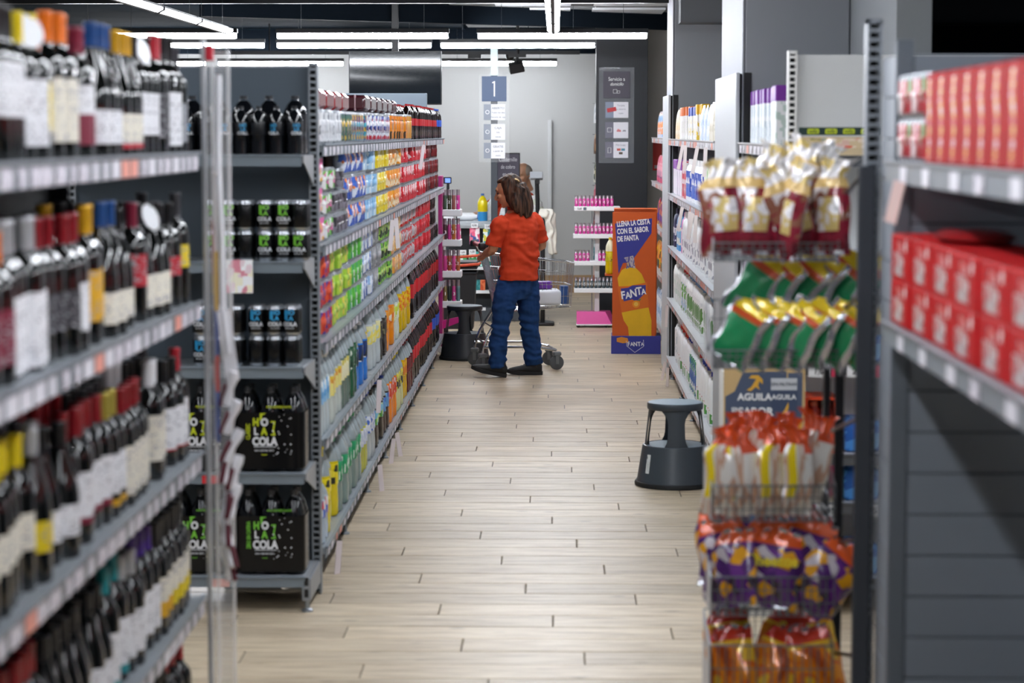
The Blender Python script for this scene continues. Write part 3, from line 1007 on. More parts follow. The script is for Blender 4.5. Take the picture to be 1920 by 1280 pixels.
# per shelf: (image column where the run ends, style, label colour, z0, z1, second label colour or None, z0, z1, capsule colour, neck tag)
WINE = [
    [(45, 'bord', 'white', .085, .19, None, 0, 0, 'black', 0), (80, 'bord', 'white', .03, .165, None, 0, 0, 'yellow', 1), (101, 'bord', 'yellow', .06, .165, None, 0, 0, 'orange', 0), (142, 'bord', 'cream', .035, .165, None, 0, 0, 'orange', 0),
     (180, 'bord', 'white', .10, .165, 'maroon', .03, .10, 'maroon', 0), (215, 'burg', 'white', .03, .105, None, 0, 0, 'blue', 0), (250, 'burg', 'cream', .03, .10, 'red', .018, .03, 'gold', 0), (287, 'bord', 'white', .05, .155, None, 0, 0, 'black', 1),
     (307, 'bord', 'dark', .04, .15, None, 0, 0, 'red', 0), (332, 'bord', 'white', .02, .155, None, 0, 0, 'black', 0), (380, 'bord', 'grey', .03, .14, None, 0, 0, 'dark', 0)],
    [(12, 'bord', 'maroon', .04, .15, None, 0, 0, 'orange', 0), (88, 'bord', 'white', .01, .155, None, 0, 0, 'silver', 0), (122, 'bord', 'dark', .06, .14, None, 0, 0, 'darkred', 0), (158, 'bord', 'white', .045, .15, None, 0, 0, 'darkred', 0),
     (190, 'bord', 'gold', .05, .16, None, 0, 0, 'gold', 0), (215, 'burg', 'cream', .03, .10, None, 0, 0, 'blue', 0), (245, 'burg', 'cream', .03, .10, None, 0, 0, 'black', 0), (268, 'bord', 'red', .09, .17, None, 0, 0, 'maroon', 0), (305, 'burg', 'cream', .03, .115, None, 0, 0, 'black', 1),
     (328, 'bord', 'red', .09, .145, None, 0, 0, 'black', 0), (343, 'bord', 'yellow', .10, .16, None, 0, 0, 'dark', 0), (380, 'bord', 'grey', .08, .15, None, 0, 0, 'black', 0)],
    [(50, 'bord', 'cream', .08, .15, None, 0, 0, 'yellow', 0), (90, 'burg', 'yellow', .06, .12, None, 0, 0, 'silver', 0), (122, 'burg', 'white', .05, .12, None, 0, 0, 'black', 0), (185, 'bord', 'white', .06, .16, 'maroon', .045, .06, 'darkred', 0),
     (222, 'bord', 'white', .06, .155, 'gold', .03, .045, 'olive', 0), (262, 'bord', 'cream', .03, .155, None, 0, 0, 'darkred', 0), (300, 'bord', 'cream', .05, .165, None, 0, 0, 'white', 0), (328, 'bord', 'white', .05, .165, 'red', .045, .05, 'black', 0), (380, 'bord', 'white', .04, .165, 'red', .035, .04, 'red', 0)],
    [(60, 'bord', 'dark', .05, .15, None, 0, 0, 'darkred', 0), (185, 'burg', 'white', .03, .12, None, 0, 0, 'black', 0), (222, 'bord', 'white', .04, .15, 'teal', .02, .04, 'teal', 0), (245, 'bord', 'white', .04, .15, None, 0, 0, 'silver', 0), (275, 'bord', 'white', .04, .15, None, 0, 0, 'purple', 0),
     (305, 'bord', 'cream', .09, .155, 'gold', .05, .09, 'black', 0), (345, 'bord', 'cream', .09, .16, 'yellow', .05, .09, 'black', 0), (380, 'bord', 'dark', .05, .15, None, 0, 0, 'gold', 0)],
    [(150, 'bord', 'cream', .05, .15, None, 0, 0, 'dark', 0), (300, 'burg', 'white', .05, .11, None, 0, 0, 'black', 0), (380, 'bord', 'dark', .05, .15, None, 0, 0, 'red', 0)]]
for lv, runs in enumerate(WINE):
    z = WLEV[lv] + .05
    y = 3.40
    for ri, (xe, sty, lab, a0, a1, lab2, b0, b1, cap, tag) in enumerate(runs):
        ye = min(6.22, F_PX * 1.045 / (1042 - xe))
        step = .082 if sty == 'bord' else .088
        n = max(1, int((ye - y) / step + .35))
        desc = 'wine bottle, %s label%s, %s capsule, %s shelf' % (lab, (' over %s band' % lab2) if lab2 else '', cap.replace('darkred', 'dark-red'), WON[lv])
        hs = (1.0, .96, 1.04, .98, 1.02, 1.05, .95, 1.0, .97, 1.03, 1.0)[(ri * 3 + lv) % 11]
        for i in range(n):
            yy = y + (i + .5) * step
            if yy > 6.20:
                break
            skip = RND.random() < .06
            px_ = RND.random() ** 2 * .02
            for q in range(2):
                if q == 0 and skip:
                    continue
                lbq = desc + (', front rank,', ', back rank,')[q]
                o = ob('wine_bottle', _wm[sty], None, (WX - .052 - q * .092 - px_, yy + RND.uniform(-.0015, .0015), z + .0005), PI / 2 - .75 + RND.uniform(-.25, .25),
                       label=lbq + ' %s from viewer' % nth(lbq), cat='wine bottle', group=desc, scale=(1, 1, hs))
                cq = cap if q == 0 else ('black', 'dark', cap)[(ri + lv) % 3]
                ob('capsule', capsule(WC[cq], .3 if cq in ('gold', 'silver', 'olive') else 0), o)
                ob('label_sticker', wine_label(sty, a0, a1, LABW(WC[lab], ri)), o)
                if lab2:
                    ob('label_sticker', wine_label(sty, b0, b1, M(WC[lab2], .5)), o)
                if tag and i == n // 2 and q == 0:
                    ob('neck_tag', NECKTAG, o, (-.012, -.026, .262), rot=(1.25, .2, .2))
        y += n * step
# clear sheet and clip strip fixed to the end of the wine shelving
ap = empty('acrylic_divider', (-.955, 6.33, 0), label='tall clear plastic divider at the end of the wine shelving', cat='divider')
CLR = GLASS('#eceef0', .20, .1)
CLR2 = GLASS('#ffffff', .34, .15)
ob('sheet', MB().box(-.034, .036, -.0025, .0025, .02, 2.06).mesh(CLR, False), ap)
ob('edge_strip', MB().box(-.0015, .0015, -.02, .02, .02, 2.06).mesh(CLR2, False), ap, (.034, 0, 0))
ob('metal_edge', MB().cbox(-.006, .006, -.012, .012, .0, 2.09, .002).mesh(M('#c3c6ca', .3, .5), False), ap, (-.037, 0, 0))
ob('side_strip', MB().box(-.002, .002, -.02, .02, .02, 2.03).mesh(CLR2, False), ap, (-.012, 0, 0))
ob('red_cap', MB().cbox(-.012, .010, -.014, .014, 2.03, 2.075, .004).mesh(M('#c41f33', .4), False), ap, (-.018, 0, 0))
pc = ob('poster_card', MB().box(-.018, -.002, -.004, -.003, .95, 1.72).mesh(PRN(['#b8413a', '#c9a24a', '#d8d4d4', '#3a5090', '#c8b070', '#dcd8d6'], (22, 22, 7), .45), False), ap)
cs = empty('clip_strip', (-.935, 6.29, 1.33), label='white clip strip of hanging corkscrew packs on the clear divider', cat='clip strip')
ob('strip', MB().tube([(-.008, .0, .66), (-.012, .0, .4), (-.004, -.004, .2), (-.002, -.008, 0), (.012, -.012, -.12)], .0085, 8).mesh(M('#e9eaef', .35)), cs)
ob('card', MB().box(-.020, .018, -.012, -.010, -.20, .0).mesh(M('#efeff4', .45), False), cs, rot=(0, -.12, 0))
blister = MB()
blister.lathe([(0, -.05), (.012, -.05), (.014, -.03), (.010, 0), (.016, .03), (.013, .05), (0, .05)], 10)
blm = blister.mesh(M('#ececf1', .35))
blh = MB().cbox(-.006, .006, -.007, .007, -.035, .03, .003).mesh(M('#5a1626', .4))
for i, (dx, dz) in enumerate(((.016, -.22), (.022, -.30), (.026, -.38), (.028, -.46), (.024, -.54), (.004, -.44), (.008, -.53), (.002, -.62), (.014, -.68), (.004, -.72))):
    w = ob('pack', blm, cs, (dx, -.016 - (i % 3) * .012, dz), rot=(.1, .25 + .1 * (i % 3), .3 * i))
    ob('handle', blh, w, (-.014, 0, -.02))

# ---------------------------------------------------------------- cola end shelf
def film_pack(x0, x1, y0, z, title, accent, label):
    """six two-litre cola bottles in printed black film"""
    t = empty('cola_six_pack', ((x0 + x1) / 2, y0, z), label=label, cat='drinks pack')
    w = x1 - x0
    r = w / 6 - .001
    bt = pm(('hb', r), lambda: MB().lathe([(0, 0), (r * .8, 0), (r, .012), (r, .20), (r * .96, .235), (r * .72, .272), (r * .42, .294), (r * .30, .302), (r * .30, .310)], 18, mi=0).mesh(M('#0b0d11', .07, coat=.5)))
    cp = pm(('hbc',), lambda: MB().lathe([(.0145, .302), (.0150, .304), (.0150, .324), (0, .325)], 12).mesh(M('#2a2e35', .35)))
    for i in range(3):
        for j in range(2):
            b = ob('bottle', bt, t, (-w / 2 + r + .001 + i * (w / 3), r + .004 + j * 2 * r, .001))
            ob('cap', cp, b)
    d = 4 * r + .008
    fb_ = MB()

    def wall(u, v):
        # rounded rectangle outline with shallow waves between the bottles
        a = 2 * PI * u
        cx, sy = math.cos(a), math.sin(a)
        ex = math.copysign(abs(cx) ** .28, cx)
        ey = math.copysign(abs(sy) ** .28, sy)
        wav = .0022 * math.cos(6 * PI * (ex * .5 + .5))
        zz = .006 + v * .222
        cut = .006 * max(0, 1 - v * 8) * (1 + math.cos(6 * PI * (ex * .5 + .5)))
        return (ex * (w / 2 + .0015), d / 2 + ey * (d / 2 + wav + .002), zz + cut)
    fb_.sheet(wall, 72, 8)
    film = ob('film_wrap', fb_.mesh(M('#07080a', .22, spec=.3), True, 80), t)
    y = -.0055
    acc, wht = M(accent, .35), M('#e8eaee', .35)
    X = lambda u: (u - 445) / (580 - 445) * w - w / 2
    Z = lambda v: (885 - v) / (885 - 725) * .328
    def put(s, u, v, size, m, bold=.02, sx=.8, rot=None):
        bold += .015
        ob('lettering', TXT(s, size, m, bold, sx=sx), film, (X(u), y, Z(v)), rot=rot or (0, 0, 0))
    put('H', 486, 792, .040, acc, .03, .8)
    put('O', 503, 792, .040, wht, .03, .85)
    put('L', 486, 809, .040, wht, .02, .8)
    put('A', 502, 809, .040, acc, .03, .8)
    put('COLA', 503, 828, .044, wht, .025, .80)
    ob('lettering', TXT(title, .021, acc, .025, sx=.78 if len(title) < 9 else .58), film, (X(471), y, Z(809)), rot=(0, -PI / 2, 0))
    ob('bracket_mark', MB().poly([(.0, .0), (.018, .0), (.012, .02), (.018, .055), (.0, .055), (.0, .050), (.012, .050), (.007, .02), (.011, .005), (0, .005)], 0, .0006).mesh(acc, False), film, (X(515), y, Z(816)))
    ob('rule', MB().poly([(X(482), 0), (X(524), .0), (X(524), .0022), (X(482), .0022)], 0, .0006).mesh(wht, False), film, (0, y, Z(838)))
    ob('small_print', TXT('zero calorias 2,0 L', .010, wht, .01), film, (X(502), y, Z(844)))
    ob('swoosh', MB().poly([(-.012, .004), (-.008, 0), (.008, 0), (.012, .004), (.006, .002), (-.006, .002)], 0, .0006).mesh(acc, False), film, (X(502), y, Z(853)))
    ob('small_print', TXT('MAS REFRESCANTE', .011, acc, .015), film, (X(531), y, Z(757) - .012))
    ob('corner_mark', MB().poly([(0, 0), (.008, .008), (.008, .022), (.024, .030), (0, .030)], 0, .0006).mesh(acc, False), film, (X(494), y, .196))
    dot = pm(('dot',), lambda: MB().lathe([(0, 0), (.0022, 0), (.0022, .0006), (0, .0006)], 8).mesh(wht, False))
    rd = random.Random(5)
    for k in range(26):
        uu, vv = rd.uniform(518, 556), rd.uniform(766, 856)
        o = ob('bubble', dot, film, (X(uu), y, Z(vv)), rot=(PI / 2, 0, 0), scale=(rd.uniform(.6, 1.35),) * 3)
    return t


film_pack(-1.222, -.957, 8.46, EL[3] + .041, 'CLASSIC', '#c6d322', 'black film pack of six cola bottles with yellow lettering, right one')
film_pack(-1.492, -1.228, 8.46, EL[3] + .041, 'CLASSIC', '#c6d322', 'black film pack of six cola bottles with yellow lettering, left one')
film_pack(-1.224, -.959, 8.46, EL[4] + .041, 'ZERO SIN CAFEINA', '#74c23a', 'black film pack of six cola bottles with green lettering, right one')
film_pack(-1.494, -1.230, 8.46, EL[4] + .041, 'ZERO SIN CAFEINA', '#74c23a', 'black film pack of six cola bottles with green lettering, left one')


def can_tray(x0, y0, z, nx, nz, h, accent, label, plain=()):
    """wrapped block of single cans, printed HOLA COLA"""
    r = .033
    t = empty('can_tray', (x0, y0, z), label=label, cat='drinks pack')
    cm = can_mesh(h, r, M('#090a0c', .25, spec=.4), '#b8bcc1', 18)
    acc, wht = M(accent, .35), M('#dfe2e6', .35)
    key = ('canart', accent)
    if key not in _pm:
        _pm[key] = [bent(TXT('HO', .024, acc, .03), r), bent(TXT('LA', .024, acc, .03), r), bent(TXT('COLA', .021, wht, .03), r), bent(TXT('SIN AZUCAR', .006, wht, .0), r)]
        patch = MB().lathe([(r + .0004, .062), (r + .0004, .096)], 4, arc=(-PI / 2 - .62, -PI / 2 - .30)).mesh(acc)
        _pm[key].append(patch)
    art = _pm[key]
    for k in range(nz):
        for i in range(nx):
            for j in range(2):
                c = ob('can', cm, t, (r + i * (2 * r + .0005), r + j * 2 * r, k * (h + .0005)))
                if j == 0 and (i, k) not in plain:
                    rz = (.0, .25, -.12, .1)[i % 4]
                    c.rotation_euler = (0, 0, rz)
                    for m_, zz in zip(art[:4], (.088, .066, .044, .029)):
                        ob('lettering', m_, c, (0, 0, zz))
                    ob('colour_band', art[4], c)
    return t


can_tray(-1.137, 8.47, EL[1] + .041, 3, 2, .115, '#7bc93c', 'stack of black cola cans with green print on the end shelf, near the upright', plain=((2, 1),))
can_tray(-1.345, 8.47, EL[1] + .041, 3, 2, .115, '#7bc93c', 'stack of black cola cans with green print on the end shelf, farther from the upright', plain=((2, 0), (2, 1)))
can_tray(-1.172, 8.46, EL[2] + .041 + .1165, 3, 1, .115, '#2f9bd0', 'upper tray of black cola cans with blue print on the end shelf')
can_tray(-1.172, 8.46, EL[2] + .041, 3, 1, .115, '#2f9bd0', 'lower wrapped tray of black cola cans on the end shelf, blue print', plain=((0, 0), (1, 0), (2, 0)))
can_tray(-1.385, 8.46, EL[2] + .041, 3, 2, .115, '#2f9bd0', 'stack of black cola cans with blue print behind the clear divider', plain=((1, 0), (2, 1), (2, 0)))
# shrink film over the lower tray
# small cola bottles in two ranks on the top shelf
sb = soda_bottle(.185, .0315, '#0d0f13', '#1a1c20', M('#0f1116', .3), (.42, .66), 18, '#2b3138', 1)
tb = soda_bottle(.225, .046, '#0d0f13', '#1a1c20', M('#0f1116', .3), (.40, .68), 18, '#39414a', 1)
for i in range(8):
    o = ob('small_cola_bottle', sb, None, (-.985 - i * .068, 8.475 + (.006 if i % 2 else 0), EL[0] + .0405), RND.uniform(-.4, .4), label='small black cola bottle with blue print on the end shelf, %s from the upright' % ORD(i + 1), cat='bottle', group='small cola bottles on the end shelf')
    if i % 3 != 2:
        for m_, zz in zip(([bent(TXT('HO', .018, M('#2f9bd0', .35), .03), .0318), bent(TXT('LA', .018, M('#2f9bd0', .35), .03), .0318), bent(TXT('COLA', .016, M('#dfe2e6', .35), .03), .0318)] if i == 0 else _sa), (.112, .097, .083)):
            ob('lettering', m_, o, (0, 0, zz))
        if i == 0:
            _sa = [c.data for c in o.children]
for i in range(5):
    ob('large_cola_bottle', tb, None, (-.995 - i * .098, 8.575, EL[0] + .0405), 0, label='large black cola bottle behind the small ones on the end shelf, %s from the upright' % ORD(i + 1), cat='bottle', group='large cola bottles on the end shelf')

# ---------------------------------------------------------------- household shelving (right of the aisle)
HX = .835


def hrun(level, ya, yb, me, name, desc, cat, step, shelf='household shelving', xf=HX, stack=1, sh=0.0, rows=1, rstep=.1, inset=.03):
    shelf_row(me, name, '%s, %s, %s' % (desc, ON[level], shelf), cat, xf, -1, LEV[level] + LIP, ya, yb, step, inset, stack, sh, rows, rstep, push=.02)


hp = lambda cols, seed, sc=(50, 50, 30): P3(cols, sc, seed=seed)
# near end is y = 11.85, far end 16.6
hrun(0, 11.86, 12.9, pouch(.13, .05, .22, hp(['#d8d2c2', '#cfc8b6', '#e2dcd0', '#b8b2a0'], 101)), 'sponge_pack', 'beige hanging cloth pack', 'cloth pack', .135)
hrun(0, 12.9, 13.6, pouch(.12, .05, .21, hp(['#ccd8ea', '#e8ecf2', '#b8c8e4'], 102)), 'cloth_pack', 'pale blue cloth pack', 'cloth pack', .125)
hrun(0, 13.6, 13.95, carton(.08, .05, .22, hp(['#f2f2f2', '#f0f0ee', '#e0c040'], 103), '#eab41c'), 'sponge_box', 'white carton with yellow top', 'carton', .088)
hrun(0, 13.95, 14.9, carton(.08, .05, .21, hp(['#f2f3f6', '#f0f0f2', '#dfc848'], 104), '#3a56b4'), 'cleaning_box', 'white carton with blue top', 'carton', .088)
hrun(0, 14.9, 15.9, carton(.08, .05, .22, hp(['#f3f3f2', '#ecebe6', '#e8e8e4'], 105), '#e4793c'), 'cleaning_box', 'white carton with orange top', 'carton', .088)
hrun(0, 15.9, 16.58, pouch(.13, .05, .22, hp(['#d0c8b4', '#e0d8c4', '#e8b85a'], 106)), 'scourer_pack', 'beige and yellow scourer pack', 'scourer pack', .135)
hrun(1, 11.86, 12.6, carton(.09, .06, .24, hp(['#f2f4f2', '#e6ece6', '#e8eae8'], 111)), 'tissue_box', 'plain white carton', 'carton', .098)
hrun(1, 12.6, 13.5, pouch(.13, .06, .26, hp(['#4a9a5c', '#3a8a4c', '#5aaa6a', '#e8f0e8'], 112)), 'refill_pouch', 'green refill pouch', 'pouch', .135)
hrun(1, 13.5, 15.0, jug(.27, .08, .06, '#f0f2f6', '#f4f4f6', hp(['#3f5fc0', '#e8ecf6', '#5a7ad0', '#2c4aa8'], 113), (.1, .72)), 'cleaner_bottle', 'white bottle with blue label', 'bottle', .088)
hrun(1, 15.0, 15.6, carton(.08, .06, .25, hp(['#c83a4c', '#e8e4e8', '#d24a5a'], 114)), 'cleaning_box', 'red and white carton', 'carton', .088)
hrun(1, 15.6, 16.58, carton(.09, .06, .25, hp(['#f0e8f4', '#e8e4ec'], 115), '#8a3aa8'), 'cleaning_box', 'white carton with purple top', 'carton', .098)
hrun(2, 11.86, 12.3, jug(.26, .08, .06, '#8cc8ec', '#e8e8e4', hp(['#e8f2f8', '#a8d8f0'], 121)), 'cleaner_bottle', 'pale blue bottle', 'bottle', .088)
hrun(2, 12.3, 15.4, jug(.29, .085, .065, '#eef0f2', '#f4f5f6', hp(['#f0f2f4', '#e6e6ec', '#f4f4f6', '#a8a8b4'], 122), (.06, .6)), 'detergent_bottle', 'white detergent bottle with pale label', 'bottle', .093)
hrun(2, 15.4, 15.8, jug(.28, .085, .065, '#d88ac0', '#f0d0e4', hp(['#e8a8d0', '#f4e0ee'], 123)), 'detergent_bottle', 'pink detergent bottle', 'bottle', .093)
hrun(2, 15.8, 16.2, jug(.28, .085, .065, '#5aa6dc', '#3a5ab0', hp(['#f0f0e8', '#8cc4e8'], 124)), 'detergent_bottle', 'sky blue detergent bottle', 'bottle', .093)
hrun(2, 16.2, 16.58, jug(.28, .085, .065, '#3a3c5c', '#2a2c48', hp(['#e8e8f0', '#4a4c70'], 125)), 'detergent_bottle', 'dark navy detergent bottle', 'bottle', .093)
CAPB = jug(.30, .09, .07, '#f0f2f4', '#78a8dc', hp(['#eceef0', '#e2e4e8', '#f4f4f6', '#6a9a5a'], 131), (.05, .66))
hrun(3, 11.86, 14.9, CAPB, 'softener_bottle', 'white softener bottle with blue cap', 'bottle', .098)
hrun(3, 14.9, 15.6, jug(.30, .09, .07, '#f0f2f4', '#d84a50', hp(['#eceef0', '#c8d8e8', '#78b060'], 132), (.05, .66)), 'softener_bottle', 'white softener bottle with red cap', 'bottle', .098)
hrun(3, 15.6, 16.58, jug(.30, .09, .07, '#e6ece8', '#e8eeea', hp(['#e4e8e4', '#cfe0d4', '#f0f4f0'], 133), (.05, .66)), 'softener_bottle', 'pale green softener bottle', 'bottle', .098)
BL = hp(['#f4f6f8', '#f2f4f6', '#3a6ac0', '#5aa050', '#d04a50', '#f2f4f6'], 141)
hrun(4, 11.86, 12.7, jug(.31, .10, .08, '#f2f5f8', '#1f7a50', BL, (.05, .3)), 'bleach_bottle', 'white bleach bottle with green cap', 'bottle', .108)
hrun(4, 12.7, 13.6, jug(.31, .10, .08, '#f2f5f8', '#2c3fae', BL, (.05, .3)), 'bleach_bottle', 'white bleach bottle with blue cap, nearer row', 'bottle', .108)
hrun(4, 13.6, 13.9, jug(.31, .10, .08, '#f2f5f8', '#c8303c', BL, (.05, .3)), 'bleach_bottle', 'white bleach bottle with red cap, nearer pair', 'bottle', .108)
hrun(4, 13.9, 14.5, jug(.31, .10, .08, '#dfe8ec', '#dfe8ec', hp(['#4a9a70', '#e8f0ec', '#3a6ab8'], 142), (.05, .75)), 'ammonia_bottle', 'clear bottle with green printed label', 'bottle', .108)
hrun(4, 14.5, 15.1, jug(.31, .10, .08, '#f2f5f8', '#2c3fae', BL, (.05, .3)), 'bleach_bottle', 'white bleach bottle with blue cap, farther row', 'bottle', .108)
hrun(4, 15.1, 16.0, jug(.31, .10, .08, '#f2f5f8', '#d8382c', BL, (.05, .3)), 'bleach_bottle', 'white bleach bottle with red cap, farther row', 'bottle', .108)
hrun(4, 16.0, 16.58, jug(.30, .10, .08, '#e6eaec', '#e6eaec', hp(['#e8ecf0', '#f0f0f2', '#c8d0d8'], 143), (.05, .75)), 'distilled_water_bottle', 'translucent white bottle', 'bottle', .108)
# hanging flyers
fly2 = MB().box(-.014, .014, -.001, .001, -.16, 0).mesh(M('#e6dcdb', .5), False)
for lev, ys in ((0, (12.2, 12.9, 14.1, 14.4)), (1, (13.0, 13.3, 13.6, 14.4)), (3, (16.3,)), (4, (16.1, 16.5))):
    for k, y in enumerate(ys):
        ob('shelf_flyer', fly2, None, (HX - .022, y, LEV[lev] + .014), rot=(0, .25 if k % 2 else .05, -PI / 2 + .75), label='pale flyer hanging off the household shelving, %s rail, %s from the viewer' % (ON[lev].split()[0], ORD(k + 1)), cat='flyer', group='flyers on the household shelving')

# toiletry bay
TXF = .85
PURP = carton(.075, .12, .235, hp(['#e9eef2', '#f0f2f4', '#dfe8ee', '#c8d4dc'], 151, (60, 60, 26)), '#7d3aa0')
hrun(0, 9.30, 10.38, PURP, 'hygiene_pack', 'white pack with purple top', 'hygiene pack', .082, 'toiletry shelving', TXF)
BIGP = carton(.15, .10, .24, hp(['#f0f1f2', '#eceef0', '#f4f4f4', '#c4d4cc'], 152, (40, 40, 30)), '#7a2f9c')
hrun(0, 9.14, 9.30, BIGP, 'hygiene_pack', 'large white pack with purple top', 'hygiene pack', .155, 'toiletry shelving', TXF)
for lv, cols, capc, dd in ((1, ['#d8e0ea', '#8ab0d8', '#f0f0f4'], '#3a6ab8', 'pale blue shampoo bottle'), (2, ['#e8d8e4', '#c87aa8', '#f4f0f4'], '#e8e8ec', 'pink shampoo bottle'), (3, ['#e4e8dc', '#8ab86a', '#f4f4f0'], '#4a8a4a', 'green shampoo bottle'), (4, ['#f0f0f2', '#c8ccd4'], '#d0d4da', 'white gel bottle')):
    hrun(lv, 9.16, 10.40, jug(.24, .07, .05, cols[0], capc, hp(cols, 160 + lv), (.15, .65)), 'shampoo_bottle', dd, 'bottle', .082, 'toiletry shelving', TXF)
# shelving beyond the far column
for lv, cols, dd in ((0, ['#7aa8d8', '#e8e0d8', '#e88a3c', '#d8d8e0'], 'blue and orange pouch'), (1, ['#d84a6a', '#e8a0b0', '#5a2a6a', '#f0d8e0'], 'pink and purple pouch'), (2, ['#4a3a8a', '#c8304a', '#e8c030', '#8a2a5a'], 'purple and red pouch'), (3, ['#e8b818', '#f0c828', '#e07818', '#3a3a30'], 'yellow pouch'), (4, ['#e8e8ee', '#8ab0d0', '#f0f0f2', '#4a7aa8'], 'white and blue pouch')):
    hrun(lv, 17.6, 20.8, pouch(.14, .06, .24, hp(cols, 170 + lv, (30, 30, 20))), 'snack_pouch', dd, 'pouch', .146, 'snack shelving', .895)

# ---------------------------------------------------------------- white end shelf, products
bx = empty('cardboard_display_box', (1.06, 8.50, ERL[0] + .041), label='beige cardboard box with green and yellow top band on the white end shelf', cat='box')
ob('carton', MB().cbox(-.14, .16, 0, .22, 0, .072, .003).mesh(M('#cdb791', .6, mott=.1, bscale=30), False), bx)
bnd = ob('top_band', MB().cbox(-.145, .165, -.004, .004, .078, .108, .002).mesh(M('#17332f', .5), False), bx)
for k in range(4):
    ob('band_patch', MB().poly([(-.022, 0), (-.018, .0), (.018, 0), (.022, .004), (.022, .016), (.018, .02), (-.018, .02), (-.022, .016), (-.022, .004)], 0, .0008).mesh(M('#c9d82a', .5), False), bnd, (-.09 + k * .067, -.0049, .083))
    ob('lettering', TXT('solly', .018, M('#28401e', .5), .01), bnd, (-.09 + k * .067, -.0058, .093))
ob('green_patch', MB().cbox(-.03, .03, -.0012, 0, 0, .052, .001).mesh(M('#3c6a62', .5), False), bx, (-.07, 0, .015))
ob('print_patch', MB().box(-.03, .15, -.001, 0, .03, .066).mesh(PRN(['#e8d4bc', '#e0b8a8', '#d8c098', '#e4604c', '#e8d8c4'], (40, 40, 60), .6), False), bx)
sv = M('#d8dbe2', .25, .3)
for k in range(4):
    ob('foil_tray', pm(('ft',), lambda: MB().cbox(-.045, .045, 0, .10, 0, .05, .012, seg=2).mesh(sv)), None, (.985 + k * .10, 8.50, ERL[1] + .041), label='silver foil tray on the white end shelf, %s from the left' % ORD(k + 1), cat='tray', group='foil trays on the white end shelf')


def beer_case(x, z, w, h, name, label, col, parts):
    t = empty(name, (x, 8.47, z), label=label, cat='drinks case')
    ob('carton', MB().cbox(0, w, 0, .26, 0, h, .004).mesh(col, False), t)
    return t


ORM = M('#e0461c', .5)
for k in range(1):
    t = empty('sauce_case', (.945 + k * .132, 8.47, ERL[3] + .041), label='orange open case of sauce jars on the white end shelf', cat='case')
    cs_ = MB().box(0, .128, 0, .2, 0, .085).box(0, .014, 0, .2, .085, .215).box(.114, .128, 0, .2, .085, .215).box(.014, .114, .19, .2, .085, .215).box(.014, .114, 0, .2, .205, .215)
    ob('carton', cs_.mesh(ORM, False), t)
    jr = pm(('jar',), lambda: MB().lathe([(0, 0), (.021, 0), (.023, .006), (.023, .075), (.016, .092), (.016, .095), (.018, .096), (.018, .114), (0, .114)], 14, mi=[0, 0, 0, 0, 0, 1, 1, 1]).mesh([M('#7a1c12', .15, coat=.4), M('#8c3a1e', .4)]))
    for q in range(2):
        j = ob('jar', jr, t, (.039 + q * .05, .03, .086))
        ob('label_sticker', pm(('jl',), lambda: MB().lathe([(.0234, .01), (.0234, .06)], 8, arc=(-PI, 0)).mesh(PRN(['#c83a3a', '#d84a48', '#f0e0d8', '#e8c83a', '#c23436'], (60, 60, 60), .4))), j)
    mc = ob('maroon_card', MB().box(0, .128, -.0015, 0, 0, .115).mesh(M('#8a2a4c', .5), False), t, (0, -.041, -.155))
    ob('lettering', TXT('OFERTA', .02, M('#e0b040', .5), .02), mc, (.06, -.0025, .088))
    ob('lettering', TXT('2a UD', .016, M('#e0b040', .5), .01), mc, (.045, -.0025, .06))
    tg = ob('price_card', MB().box(.03, .085, -.003, -.0015, -.01, .03).mesh(WHITEP, False), mc)
    ob('lettering', TXT('1,85', .02, INKB, .02), tg, (.058, -.004, .010))
BEI = PRN(['#cdb680', '#c8b078', '#d4be8c', '#cdb680'], (12, 12, 30), .6)
for k in range(1):
    t = empty('beer_box', (.96 + k * .137, 8.475, ERL[4] + .041), label='beige box with red crest on the white end shelf', cat='box')
    ob('carton', MB().cbox(0, .133, 0, .2, 0, .118, .003).mesh(BEI, False), t)
    ob('crest', MB().poly([(-.03, 0), (.03, 0), (.026, .008), (.006, .01), (0, .022), (-.006, .01), (-.026, .008)], -.001, 0).mesh(M('#9a2a2c', .5), False), t, (.066, 0, .018))
    ob('band', MB().box(.004, .129, -.001, 0, .062, .098).mesh(PRN(['#e6e2da', '#a83a3c', '#e8e4e0', '#3c3c40', '#d8d4d0'], (50, 50, 50), .5), False), t)
    ob('crest', MB().poly([(-.03, 0), (.03, 0), (.026, .008), (.006, .01), (0, .022), (-.006, .01), (-.026, .008)], -.001, 0).mesh(M('#9a2a2c', .5), False), t, (.066, 0, .104))
for k in range(1):
    t = empty('wrapped_pack', (.945 + k * .13, 8.47, ERL[5] + .041), label='red and white wrapped pack on the bottom of the white end shelf', cat='pack')
    ob('wrap', MB().cbox(0, .126, 0, .18, 0, .225, .02, seg=2).mesh(PRN(['#ece9ea', '#d22c34', '#f2f0f0', '#e4e0e2', '#c8242c'], (26, 26, 18), .3)), t)
    ob('lettering', TXT('TO ENTERO', .034, INKW, .03), t, (.045, -.001, .115), rot=(0, -PI / 2, 0))
    ob('red_stripe', MB().box(.030, .062, -.0006, .0, .02, .205).mesh(M('#d0262e', .35), False), t)
